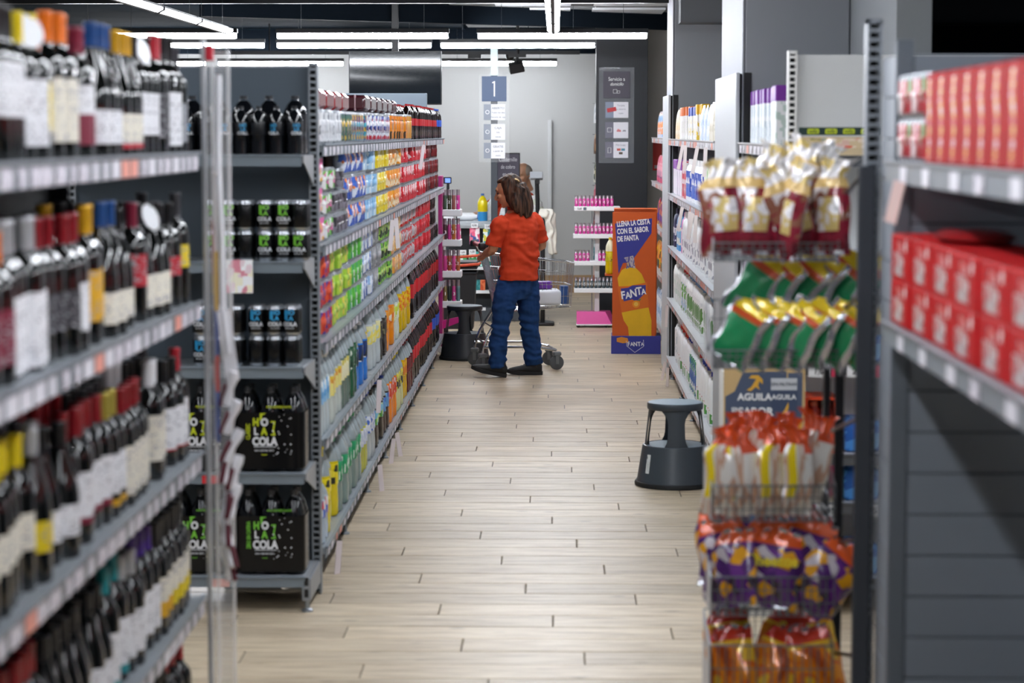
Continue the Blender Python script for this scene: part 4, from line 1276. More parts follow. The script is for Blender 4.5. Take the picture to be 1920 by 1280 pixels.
for (xx, z, txt, red) in ((.955, ERL[2], '1,65', 1), (.99, ERL[4], '1,45', 0), (.965, ERL[5], '1,25', 1), (1.10, ERL[2], '2,15', 1), (1.15, ERL[4], '1,95', 0)):
    c = ob('price_card', MB().box(0, .085, -.002, 0, 0, .044).mesh(WHITEP, False), ER, (xx - .915, -.014, z - .004))
    ob('lettering', TXT(txt, .03, INKB, .02), c, (.045, -.003, .02))
    ob('red_edge', MB().box(.087, .12, -.002, 0, 0, .044).mesh(M('#d63a5c', .5), False) if red else MB().box(-.012, -.001, -.002, 0, 0, .044).mesh(M('#b83a6c', .5), False), c)
BLU = M('#2f74c8', .25, coat=.4)
for k in range(5):
    for q, z in enumerate((ERL[2] + .041, ERL[3] + .041, ERL[4] + .041, ERL[5] + .041)):
        ob('water_pack', pm(('bluep',), lambda: MB().cbox(0, .14, 0, .16, 0, .125, .02, seg=2).cbox(.01, .13, .01, .15, .10, .13, .01).mesh([PRN(['#2f74c8', '#4a94dc', '#2a62b4', '#8cc0ec'], (14, 14, 10), .25, smooth=True)])), None, (1.10 + k * .15, 8.50, z), label='blue shrink-wrapped pack on the white end shelf, %s, %s from the left' % (('upper board', 'second board', 'third board', 'bottom board')[q], ORD(k + 1)), cat='pack', group='blue packs on the white end shelf')

# ---------------------------------------------------------------- beer display stand beside the end shelf
ag = empty('beer_display_stand', (.785, 8.40, 0), label='white cardboard beer display with dark blue and gold header', cat='display stand')
WC_ = M('#e4e2de', .6)
bd = MB().box(-.150, .125, 0, .006, 0, .93).box(-.150, -.144, .006, .24, 0, .93).box(.119, .125, .006, .24, 0, .93).box(-.144, .119, .006, .24, .02, .03)
ob('body', bd.mesh(WC_, False), ag)
hb = ob('header', MB().cbox(-.151, .155, -.008, -.001, .47, .945, .001).mesh(M('#c8aa78', .6), False), ag)
nav = M('#47546c', .5)
ob('blue_field', MB().poly([(-.145, .47), (.085, .47), (.085, .935), (.0, .935), (-.08, .93), (-.11, .86), (-.145, .84)], -.0095, -.008).mesh(nav, False), hb)
ob('blue_field', MB().poly([(.09, .47), (.14, .47), (.145, .93), (.09, .93)], -.0095, -.008).mesh(M('#4c5870', .5), False), hb)
cn = ob('can_print', MB().poly([(.030, .49), (.118, .49), (.126, .51), (.126, .88), (.118, .91), (.030, .91), (.024, .88), (.024, .51)], -.0108, -.0095).mesh(M('#3f4c66', .4), False), hb)
ob('can_top', MB().box(.026, .124, -.0115, -.0108, .865, .91).mesh(M('#c6cad0', .4), False), cn)
GLD, LTR = M('#d9a63a', .5), M('#eef0f2', .5)
eagle = [(-.03, 0), (-.012, .012), (.006, .042), (-.022, .045), (-.012, .056), (.014, .056), (.03, .04), (.03, .022), (.018, .034), (.012, .018), (.02, .0), (.004, .012), (-.014, -.004)]
ob('eagle_mark', MB().poly(eagle, -.0105, -.0095).mesh(GLD, False), hb, (-.035, 0, .865))
ob('lettering', TXT('AGUILA', .036, LTR, .03), hb, (-.035, -.011, .838))
ob('lettering', TXT('SIN', .022, LTR, .03), hb, (-.105, -.011, .79))
ob('lettering', TXT('SABOR', .042, LTR, .03), hb, (-.03, -.011, .782))
ob('lettering', TXT('SIN FILTRAR', .018, M('#5a6070', .5), .01), cn, (.075, -.0122, .887))
ob('lettering', TXT('AGUILA', .026, LTR, .02), cn, (.075, -.0116, .838))
ob('gold_mark', MB().poly([(-.02, 0), (.0, .02), (.014, .05), (.016, .03), (.008, .008)], -.0116, -.0108).mesh(GLD, False), cn, (.078, 0, .77))
ob('gold_mark', MB().poly([(-.028, .01), (-.01, 0), (.014, .0), (.026, .012), (.008, .008), (-.012, .01)], -.0116, -.0108).mesh(GLD, False), cn, (.074, 0, .745))
ob('gold_mark', MB().poly([(0, 0), (.016, .01), (.016, .045), (0, .05)], -.0105, -.0095).mesh(GLD, False), hb, (.128, 0, .71))
ob('blue_panel', MB().box(-.06, .03, -.0025, 0, .33, .47).mesh(M('#2c5a94', .5), False), ag)

# ---------------------------------------------------------------- near right: end block with slat panels, shelf of red boxes
SLM = M('#7d848e', .5, mott=.06, bscale=4)
eb = empty('gondola_end_block', (.865, 5.64, 0), label='tall dark grey slat-panelled end block nearest on the right', cat='panel')
ob('core', MB().box(.012, .80, .012, .34, 0, 2.02).mesh(M('#2b2f36', .6), False), eb)
sl = MB().cbox(.028, .80, 0, .012, .0015, .1035, .0015).mesh(SLM, False)
sl2 = MB().cbox(0, .012, .014, .34, .0015, .1035, .0015).mesh(M('#8d939c', .5), False)
for i in range(19):
    ob('slat', sl, eb, (0, 0, .02 + i * .1055))
    ob('slat', sl2, eb, (0, 0, .02 + i * .1055))
ob('corner_post', MB().cbox(-.018, .026, -.004, .014, 0, 2.06, .003).mesh(M('#6d747d', .45, .3), False), eb)
pu = ob('upright', ladder_mesh(2.13, M('#878d95', .45), .04, .05), eb, (-.017, .385, 0))
rs = empty('red_box_shelving', (.82, 5.60, 0), -PI / 2, label='dark shelving with two boards of red boxes nearest on the right', cat='shelving')
for k, zl in enumerate((1.708, 1.310)):
    tg = [(.30, .09, TAGW), (.62, .09, TAGW), (.98, .10, TAGW), (1.25, .1, TAGP), (1.6, .1, TAGW)]
    shelf_part(rs, 2.45, .42, zl + .05, .05, (M('#8b9299', .45), M('#8a9097', .4)), tg, (.0, 0, zl + .05))
ob('back_panel', MB().box(0, 2.45, .43, .44, 0, 2.05).mesh(M('#2b2f36', .6), False), rs)
ob('upright', ladder_mesh(2.05, DARKP), rs, (2.43, .375, 0))
ob('upright', ladder_mesh(2.05, DARKP), rs, (.02, .375, 0))
ob('base', MB().box(0, 2.45, .04, .42, 0, .10).mesh(DARKP, False), rs)
fl_ = ob('shelf_flyer', MB().box(-.016, .016, -.001, .001, -.10, 0).mesh(M('#e4c6c0', .5), False), None, (.807, 5.28, 1.715), label='pink flyer hanging from the upper red box shelf', cat='flyer', rot=(0, .25, -PI / 2 + .9))
REDB = M('#b30d14', .6, spec=.15)
WPR = PRN(['#b30d14', '#b8acac', '#d8cccc', '#c8bcbc', '#8c8080', '#b30d14'], (55, 55, 60), .4)


def red_box(me, y, x, z, label, face):
    return None


rbm = MB().cbox(-.14, .14, 0, .19, 0, .110, .004).mesh(REDB, False)
prm = MB().box(-.09, .05, -.0008, 0, .012, .066).mesh(WPR, False)
prs = MB().poly([(0, .018), (.006, .006), (.019, .005), (.009, -.003), (.012, -.016), (0, -.009), (-.012, -.016), (-.009, -.003), (-.019, .005), (-.006, .006)], -.0008, 0).mesh(M('#f0e4e4', .4), False)
prt = MB().box(-.045, .03, -.0008, 0, .070, .094).mesh(PRN(['#c8b0b0', '#d4161c', '#a89c9c', '#d4161c'], (70, 70, 70), .4), False)
for k in range(2):
    for i in range(8):
        y = 5.44 - i * .285
        o = ob('red_carton', rbm, None, (.835 + (.004 if i % 3 else 0), y, 1.3605 + k * .1106), -PI / 2, label='bright red carton with grey print, %s layer, %s from the far end' % (('lower', 'upper')[k], ORD(i + 1)), cat='carton', group='red cartons on the lower board')
        ob('print_block', prm, o)
        ob('star_print', prs, o, (.082, 0, .088))
        ob('print_block', prt, o)
ob('red_bag', MB().lathe([(0, 0), (.1, .003), (.13, .012), (.1, .024), (0, .028)], 16, scale=(1.6, .7)).mesh(M('#9a1018', .3, coat=.3)), None, (.95, 5.1, 1.5825), PI / 2, label='flat dark red bag lying on the red cartons', cat='bag')
CP = can_pack(3, 2, 1, .105, .033, PRN(['#a81824', '#b82030', '#e8e0e0', '#98141e', '#5a8a4a', '#c8c4c4'], (22, 22, 24), .35))
for k in range(2):
    for i in range(2):
        ob('red_can_pack', CP, None, (.84, 5.47 - i * .205, 1.7585 + k * .1055), -PI / 2, label='dark red can pack, %s one of the %s stack on the upper board' % (('bottom', 'top')[k], ('far', 'near')[i]), cat='can pack', group='dark red can packs on the upper board')
TB = MB().cbox(-.075, .075, 0, .16, 0, .205, .006).mesh(M('#b00f14', .6, spec=.15))
TBP_ = PRN(['#b81418', '#e2d4d4', '#c8181c', '#e4a832', '#d8cccc', '#b01216'], (16, 16, 30), .4, smooth=True)
TBP = MB().poly([(-.03, .01), (.0, .01), (.012, .09), (-.005, .15), (.012, .19), (-.024, .19), (-.035, .14), (-.018, .08)], -.0008, 0).mesh(TBP_, False)
for i in range(12):
    o = ob('tall_red_carton', TB, None, (.845, 5.10 - i * .155, 1.7585), -PI / 2 + RND.uniform(-.02, .02), label='tall red carton with white swirl on the upper board, %s from the far end' % ORD(i + 1), cat='carton', group='tall red cartons')
    ob('swirl_print', TBP, o)

# ---------------------------------------------------------------- snack rack with wire baskets
def bag_mesh(key, w, h, t, mats, pick, seed, nu=16, nv=20):
    """pillow bag: front at -Y, crimped top and bottom; mats picked per face by pick(side, u, v)"""
    def mk():
        r = random.Random(seed)
        crump = 1.0 if key in ('k1', 'k3') else (.25 if key in ('k4', 'k5') else 0)
        ph = [r.uniform(0, 6) for _ in range(8)]
        b = MB()

        def surf(side):
            def fn(u, v):
                uu = 1 - u if side > 0 else u
                e = max(0, math.sin(PI * uu)) ** .55 * max(0, math.sin(PI * min(1, max(0, (v - .05) / .9)))) ** .5
                wr = .35 * math.sin(9 * uu + ph[0] + 5 * v) * math.sin(7 * v + ph[1]) + .25 * math.sin(17 * uu + ph[2] - 11 * v) + .2 * math.sin(23 * v + ph[3] + 6 * uu)
                gth = crump * max(0, (v - .72) / .28)
                x = (uu - .5) * w * (1 - .10 * math.sin(PI * v)) * (1 - .38 * math.sin(PI * min(1, gth)) ** 1.0) + .004 * math.sin(11 * v + ph[4]) + gth * .02 * math.sin(ph[7])
                y = side * (t / 2) * e * (1 + (.16 + .5 * gth) * wr) + gth * .012 * math.sin(19 * uu + ph[3]) + .004 * math.sin(14 * uu + ph[5]) * (1 if v < .06 or v > .94 else 0)
                z = v * h + .006 * math.sin(8 * uu + ph[6]) * (v > .9)
                return (x, y, z)
            return fn
        b.sheet(surf(-1), nu, nv, lambda u, v: pick(-1, u, v))
        b.sheet(surf(1), nu, nv, lambda u, v: pick(1, 1 - u, v))
        return b.mesh(mats, True, 75)
    return pm(('bag', key, seed), mk)


FOIL = M('#c4c7cc', .22, .75, bump=.25, bscale=40)
RX0, RX1, RY0, RY1 = .44, .835, 6.22, 6.52
rk = empty('snack_rack', (.63, 6.4, 0), label='dark wire rack of crisp bags on the right of the aisle', cat='rack')
RM = M('#2a2d32', .4, .3)
RMW = M('#6c7177', .35, .6)
o_ = rk.location
LX = lambda x: x - .63
LY = lambda y: y - 6.4
ob('post', MB().cbox(LX(.816), LX(.842), LY(6.50), LY(6.53), 0, 1.74, .003).mesh(RM, False), rk)
ob('post', MB().cbox(LX(.79), LX(.81), LY(6.56), LY(6.60), 0, 1.74, .003).mesh(RM, False), rk)
ob('side_post', MB().cbox(LX(.800), LX(.845), LY(5.94), LY(5.965), 0, 1.742, .004).mesh(M('#30343b', .5), False), rk)
for z in (.3, .62, .95, 1.28, 1.6):
    ob('side_bar', MB().tube([(LX(.815), LY(5.97), z + .12), (LX(.80), LY(6.55), z)], .006, 6).mesh(RM), rk)
ob('foot_bar', MB().cbox(LX(.44), LX(.82), LY(6.48), LY(6.54), 0, .03, .004).mesh(RM, False), rk)


def wire_basket(zf, zb, hf, hb):
    """floor height at the front/back, wall heights"""
    b = MB()
    x0, x1, y0, y1 = LX(RX0), LX(RX1) - .05, LY(RY0), LY(RY1)
    r = .0017
    for i in range(17):
        x = x0 + (x1 - x0) * i / 16
        b.tube([(x, y0, zf + hf), (x, y0, zf), (x, y1, zb), (x, y1, zb + hb)], r, 4)
    for i in range(9):
        y = y0 + (y1 - y0) * i / 8
        zz = zf + (zb - zf) * i / 8
        hh = hf + (hb - hf) * i / 8
        b.tube([(x0, y, zz + hh), (x0, y, zz), (x1, y, zz), (x1, y, zz + hh)], r, 4)
    for k in range(3):
        q = (k + 1) / 3
        b.tube([(x0, y0, zf + hf * q), (x1, y0, zf + hf * q), (x1, y1, zb + hb * q), (x0, y1, zb + hb * q)], r if k < 2 else .003, 4 if k < 2 else 6, closed=True)
    me = b.mesh(RMW)
    o = ob('wire_basket', me, rk)
    ob('side_plate', MB().add([(x0 - .004, y0, zf + .0), (x0 - .004, y1, zb), (x0 - .004, y1, zb + hb), (x0 - .004, y0, zf + hf), (x0 - .002, y0, zf), (x0 - .002, y1, zb), (x0 - .002, y1, zb + hb), (x0 - .002, y0, zf + hf)],
       [(0, 3, 2, 1), (4, 5, 6, 7), (0, 1, 5, 4), (3, 7, 6, 2), (0, 4, 7, 3), (1, 2, 6, 5)]).mesh(GLASS('#e4e4ea', .55, .3), False), o)
    return o


TIERS = [1.475, 1.175, .745, .475, .19]
for z, hf in zip(TIERS, (.05, .05, .10, .11, .20)):
    wire_basket(z, z, hf, .17 if hf < .2 else .24)
TN = ('top', 'second', 'third', 'fourth', 'lowest')
mk_ = lambda *c: [M(x, .22, .1, coat=.5, bump=.15, bscale=35) if isinstance(x, str) else x for x in c]
FP = lambda cols, sc, sd: PRN(cols, sc, .2, .15, seed=sd, smooth=True, coat=.6)
B1 = [FP(['#4c101e', '#5c1424', '#74182a', '#8a2034', '#8c5a48', '#d8d2d4', '#ece8ea'], (13, 13, 11), 1.0), FP(['#e6e4e8', '#d8c07a', '#f0eef0', '#c4c6cc'], (16, 16, 16), 2.0)] + mk_('#c8cbd0', '#d8b878')
B2 = mk_('#1f8a55', '#e8c81c', '#d0552a', FOIL)
B3 = [FP(['#e2c814', '#ecd62a', '#e6e2da', '#d8d2c8', '#cfa890', '#e8e4de'], (20, 20, 4), 3.0)] + mk_('#ecd21a', '#e0521c', '#d2502c')
B4 = [PRN(['#5a2a78', '#6a3088', '#4c2268', '#5a2a78', '#e0a020', '#5a2a78', '#3a2a3c', '#c8c0c8'], (30, 30, 30), .25, seed=3, coat=.4, metric='EUCLIDEAN')] + mk_('#e05a24', '#9a1a24') + [FOIL]
B5 = [FP(['#a8481a', '#d8761a', '#e28c20', '#d06818', '#e6b82c', '#8a3018'], (11, 11, 9), 4.0)] + mk_('#c8341c', '#e8b82a') + [FOIL]


def p1(s, u, v):
    return 1 if v > .78 else (3 if .70 < v < .78 else ((1 if .25 < v < .6 and .3 < u < .8 else (2 if s > 0 else 0)))) if v < .93 else 2


def p2(s, u, v):
    if u < .10 or u > .90 or s > 0:
        return 3
    return 1 if v > .84 else (2 if v > .76 else 0)


def p3(s, u, v):
    return (2 if (u * 5) % 1 < .6 else 3) if v > .80 else (3 if v > .72 and u > .5 else (1 if .06 < u < .22 and v > .2 else 0))


def p4(s, u, v):
    return 3 if s > 0 else (1 if v > .80 else 0)


def p5(s, u, v):
    return 3 if s > 0 else (1 if v > .80 else (2 if v > .74 else 0))


def put_bag(i, tier, mats, pick, w, h, t, x, y, z, rot, desc, grp, key):
    me = bag_mesh(key, w, h, t, mats, pick, i % 4)
    return ob('snack_bag', me, None, (x + .022, y, z), label='%s, %s snack basket, %s placed' % (desc, TN[tier], ORD(i + 1)), cat='snack bag', group=grp, rot=rot)


rd = random.Random(3)
for i in range(9):
    put_bag(i, 0, B1, p1, .14, .27, .06, .455 + (i % 5) * .072 + .03 * (i // 5), 6.26 + .10 * (i // 5), TIERS[0] + .012 + .06 * (i // 5), (-.12, rd.uniform(-.3, .55), rd.uniform(-1.1, .7)), 'maroon and silver crisp bag' if i % 2 else 'maroon crisp bag with pale crumpled top', 'maroon bags', 'k1')
for i in range(6):
    put_bag(i, 1, B2, p2, .15, .215, .05, .50 + i * .060, 6.43, TIERS[1] + .125, (-.10, .55 + rd.uniform(-.08, .08), -.75 + rd.uniform(-.15, .15)), 'green bag with yellow top, back row', 'green bags back row', 'k2')
for i in range(7):
    put_bag(i, 1, B2, p2, .145, .185, .045, .455 + i * .055, 6.27, TIERS[1] + .012, (-.15, .42 + rd.uniform(-.08, .08), -.75 + rd.uniform(-.15, .15)), 'green bag with yellow top, front row', 'green bags front row', 'k2b')
for i in range(8):
    put_bag(i, 2, B3, p3, .13, .25, .055, .455 + (i % 4) * .068 + .02 * (i // 4), 6.26 + .10 * (i // 4), TIERS[2] + .01 + .03 * (i // 4), (-.08, rd.uniform(-.35, .35), rd.uniform(-.8, .8)), 'yellow and clear bag with orange-red top', 'yellow bags', 'k3')
for i in range(9):
    o = put_bag(i, 3, B4, p4, .18, .225, .07, .485 + (i % 3) * .095, 6.26 + .085 * (i // 3), TIERS[3] + .015 + .02 * (i // 3), (-.25 + .1 * (i % 3), (-.35, .25, .55)[i % 3] + rd.uniform(-.25, .25), (-.5, -.05, .35)[i % 3] + .3 * (i // 3 - 1)), 'purple crisp bag with orange top', 'purple bags', 'k4')
    if i % 3 == 1:
        ob('lettering', TXT('Cheetos', .045, M('#e2cf30', .4), .03), o, (0, -.042, .135), rot=(.08, -.12, 0))
for i in range(8):
    put_bag(i, 4, B5, p5, .17, .235, .07, .49 + (i % 4) * .085, 6.26 + .10 * (i // 4), TIERS[4] + .012 + .03 * (i // 4), (-.3, (-.3, .4, .25, -.1)[i % 4] + rd.uniform(-.1, .1), (-.5, -.1, .2, .3)[i % 4]), 'orange crisp bag with red top', 'orange bags', 'k5')

# ---------------------------------------------------------------- step stools
def step_stool(x, y, bodycol, topcol, label, sticker, rz=0.0):
    t = empty('step_stool', (x, y, 0), rz, label=label, cat='stool')
    bm_ = M(bodycol, .38)
    ob('lower_body', MB().lathe([(.20, .022), (.2, .03), (.196, .036), (.170, .205), (.166, .213), (.160, .215), (.160, .212)], 48).mesh(bm_), t)
    ob('base_ring', MB().lathe([(.198, .0), (.2075, .002), (.2095, .014), (.205, .024), (.198, .026)], 48).mesh(M('#16181b', .6)), t)
    ob('step_mat', MB().lathe([(.1605, .2125), (.15, .2145), (0, .2155)], 48).mesh(M(topcol, .55, bump=.2, bscale=180)), t)
    lg = MB()
    for k in range(4):
        a0 = -PI / 2 + k * PI / 2
        for side, off in ((1, 0), (-1, -.012)):
            def fn(u, v):
                wd = .30 + .34 * (max(0, v - .62) / .38) ** 2 + .10 * (max(0, .25 - v) / .25) ** 2
                a = a0 + (u - .5) * 2 * wd * side
                r = .158 - (.158 - .136) * v + off
                return (r * math.cos(a), r * math.sin(a), .213 + v * .192)
            lg.sheet(fn, 8, 8)
    ob('legs', lg.mesh(bm_, True, 60), t)
    ob('top', MB().lathe([(.138, .398), (.143, .40), (.1455, .404), (.1455, .428), (.142, .433), (.135, .434), (.12, .434), (.12, .398), (.138, .398)], 48).mesh(bm_), t)
    ob('top_mat', MB().lathe([(0, .437), (.13, .4365), (.138, .435), (.138, .43)], 48).mesh(M(topcol, .5, bump=.2, bscale=180)), t)
    if sticker:
        ob('sticker', MB().lathe([(.1905, .075), (.1762, .172)], 4, arc=(-PI / 2 - .98, -PI / 2 - .83)).mesh(PRN(['#dfe4e4', '#e8ecec', '#9aa0a0', '#e4e8e8'], (60, 60, 50), .4)), t)
    return t


step_stool(.624, 11.59, '#3d444c', '#8497a3', 'dark grey round step stool standing in the aisle on the right', True)
step_stool(-.735, 18.08, '#24272b', '#8a949b', 'black round step stool beside the shopping trolley', False)

# ---------------------------------------------------------------- people
from mathutils import noise as mnoise


def ell(b, c, r, n=14, m=10):
    """ellipsoid"""
    prof = [(math.sin(PI * k / m), -math.cos(PI * k / m)) for k in range(m + 1)]
    st = len(b.v)
    b.lathe(prof, n)
    for i in range(st, len(b.v)):
        v = b.v[i]
        b.v[i] = (c[0] + v[0] * r[0], c[1] + v[1] * r[1], c[2] + v[2] * r[2])


def loft(b, rings, n=18, cap=True):
    """rings: (centre, semi-axis vector a, semi-axis vector b)"""
    vs = []
    for c, a, q in rings:
        c, a, q = Vector(c), Vector(a), Vector(q)
        for k in range(n):
            t = 2 * PI * k / n
            vs.append(c + a * math.cos(t) + q * math.sin(t))
    fs = []
    for i in range(len(rings) - 1):
        for k in range(n):
            k2 = (k + 1) % n
            fs.append((i * n + k, i * n + k2, (i + 1) * n + k2, (i + 1) * n + k))
    fs.append(tuple(range(n - 1, -1, -1)))
    fs.append(tuple((len(rings) - 1) * n + k for k in range(n)))
    b.add(vs, fs)


def limb(b, pts, rad, n=14, sub=3):
    """tapering limb through the points (smoothed)"""
    P = [Vector(p) for p in pts]
    Q, R_ = [], []
    for i in range(len(P) - 1):
        p0, p1, p2, p3 = P[max(i - 1, 0)], P[i], P[i + 1], P[min(i + 2, len(P) - 1)]
        for k in range(sub):
            t = k / sub
            Q.append(.5 * ((2 * p1) + (-p0 + p2) * t + (2 * p0 - 5 * p1 + 4 * p2 - p3) * t * t + (-p0 + 3 * p1 - 3 * p2 + p3) * t ** 3))
            R_.append(rad[i] + (rad[i + 1] - rad[i]) * t)
    Q.append(P[-1])
    R_.append(rad[-1])
    b.tube(Q, R_, n)


def remesh(b, vox, mats, smooth=6, disp=None, name='m'):
    me = b.mesh(M('#888888'), False)
    bm = bmesh.new()
    bm.from_mesh(me)
    bmesh.ops.recalc_face_normals(bm, faces=bm.faces[:])
    bm.to_mesh(me)
    bm.free()
    o = bpy.data.objects.new('tmp', me)
    sc2 = bpy.data.scenes.get('tmp_build') or bpy.data.scenes.new('tmp_build')
    sc2.collection.objects.link(o)
    md = o.modifiers.new('r', 'REMESH')
    md.mode = 'VOXEL'
    md.voxel_size = vox
    ms = o.modifiers.new('s', 'SMOOTH')
    ms.iterations = smooth
    ms.factor = .5
    with bpy.context.temp_override(scene=sc2, view_layer=sc2.view_layers[0]):
        dg = bpy.context.evaluated_depsgraph_get()
    out = bpy.data.meshes.new_from_object(o.evaluated_get(dg))
    bpy.data.objects.remove(o)
    out.materials.clear()
    for m in (mats if isinstance(mats, (list, tuple)) else [mats]):
        out.materials.append(m)
    out.polygons.foreach_set('material_index', [0] * len(out.polygons))
    if disp:
        nor = [v.normal.copy() for v in out.vertices]
        for v, nn in zip(out.vertices, nor):
            v.co += nn * disp(v.co)
    out.polygons.foreach_set('use_smooth', [True] * len(out.polygons))
    out.update()
    return out


def hand(b, wrist, d, palmn, s=1.0, curl=.6):
    """palm, four fingers and thumb; d = direction of the hand, palmn = palm normal"""
    d, palmn = Vector(d).normalized(), Vector(palmn).normalized()
    sd = d.cross(palmn).normalized()
    W_ = Vector(wrist)
    loft(b, [(W_, sd * .024 * s, palmn * .018 * s), (W_ + d * .04 * s, sd * .036 * s, palmn * .016 * s), (W_ + d * .085 * s, sd * .038 * s, palmn * .013 * s)], 12)
    for k, ln in enumerate((.062, .072, .068, .052)):
        base = W_ + d * .078 * s + sd * ((k - 1.5) * .019 * s)
        d1 = (d + palmn * curl * .5).normalized()
        d2 = (d + palmn * curl * 1.6).normalized()
        d3 = (d * .5 + palmn * curl * 2.2).normalized()
        p = [base, base + d1 * ln * .45 * s, base + d1 * ln * .45 * s + d2 * ln * .32 * s, base + d1 * ln * .45 * s + d2 * ln * .32 * s + d3 * ln * .25 * s]
        limb(b, p, [.0095 * s, .009 * s, .0085 * s, .007 * s], 8, 2)
    tb_ = W_ + d * .025 * s - sd * .026 * s
    limb(b, [tb_, tb_ + (d * .6 - sd * .8 + palmn * .3) * .032 * s, tb_ + (d * .6 - sd * .8 + palmn * .3) * .032 * s + (d * .9 - sd * .15 + palmn * .5) * .032 * s], [.012 * s, .0105 * s, .008 * s], 8, 2)


def head_into(b, R, c):
    """head parts in the local frame (face towards -Y), rotated by R, placed at c"""
    st = len(b.v)
    ell(b, (0, .012, .030), (.071, .092, .090), 20, 14)
    ell(b, (0, -.020, -.035), (.056, .066, .075), 18, 12)
    ell(b, (0, -.066, -.088), (.024, .020, .018))
    ell(b, (0, -.070, .040), (.050, .020, .022))
    limb(b, [(0, -.084, .032), (0, -.097, .008), (0, -.113, -.018), (0, -.094, -.030)], [.008, .0095, .0135, .011], 10)
    ell(b, (.011, -.090, -.022), (.009, .010, .007))
    ell(b, (-.011, -.090, -.022), (.009, .010, .007))
    ell(b, (0, -.083, -.049), (.022, .009, .0055))
    ell(b, (0, -.081, -.061), (.019, .0095, .0065))
    for sx in (-1, 1):
        ell(b, (sx * .036, -.064, -.012), (.022, .020, .018))
        ell(b, (sx * .072, .012, -.005), (.008, .018, .030))
    loft(b, [((0, .022, -.06), (.052, 0, 0), (0, .052, 0)), ((0, .035, -.12), (.050, 0, 0), (0, .050, 0)), ((0, .05, -.19), (.060, 0, 0), (0, .055, 0))], 14)
    mat = Matrix.Translation(Vector(c)) @ R.to_4x4()
    for i in range(st, len(b.v)):
        b.v[i] = tuple(mat @ Vector(b.v[i]))
    return mat


def skin_mat(col):
    m = M(col, .5, mott=.12, bscale=18)
    return m


def cloth_mat(col, c2, scale, rough=.85):
    return M(col, rough, bump=.25, bscale=scale, mott=.12, spec=.2)


def fold(scale, amp, st=(1, 1, 1), seed=0):
    return lambda p: amp * (mnoise.noise(Vector((p.x * scale * st[0] + seed, p.y * scale * st[1], p.z * scale * st[2]))) + .5 * mnoise.noise(Vector((p.x * scale * 2.1 * st[0], p.y * scale * 2.1 * st[1] + seed, p.z * scale * 2.1 * st[2]))))


SKIN = skin_mat('#c08c68')
ORANGE = cloth_mat('#cd4324', '#b83414', 300)
ORANGE2 = M('#c23816', .85, spec=.2)
JEAN = M('#22406f', .9, bump=.3, bscale=420, mott=.35, spec=.15)


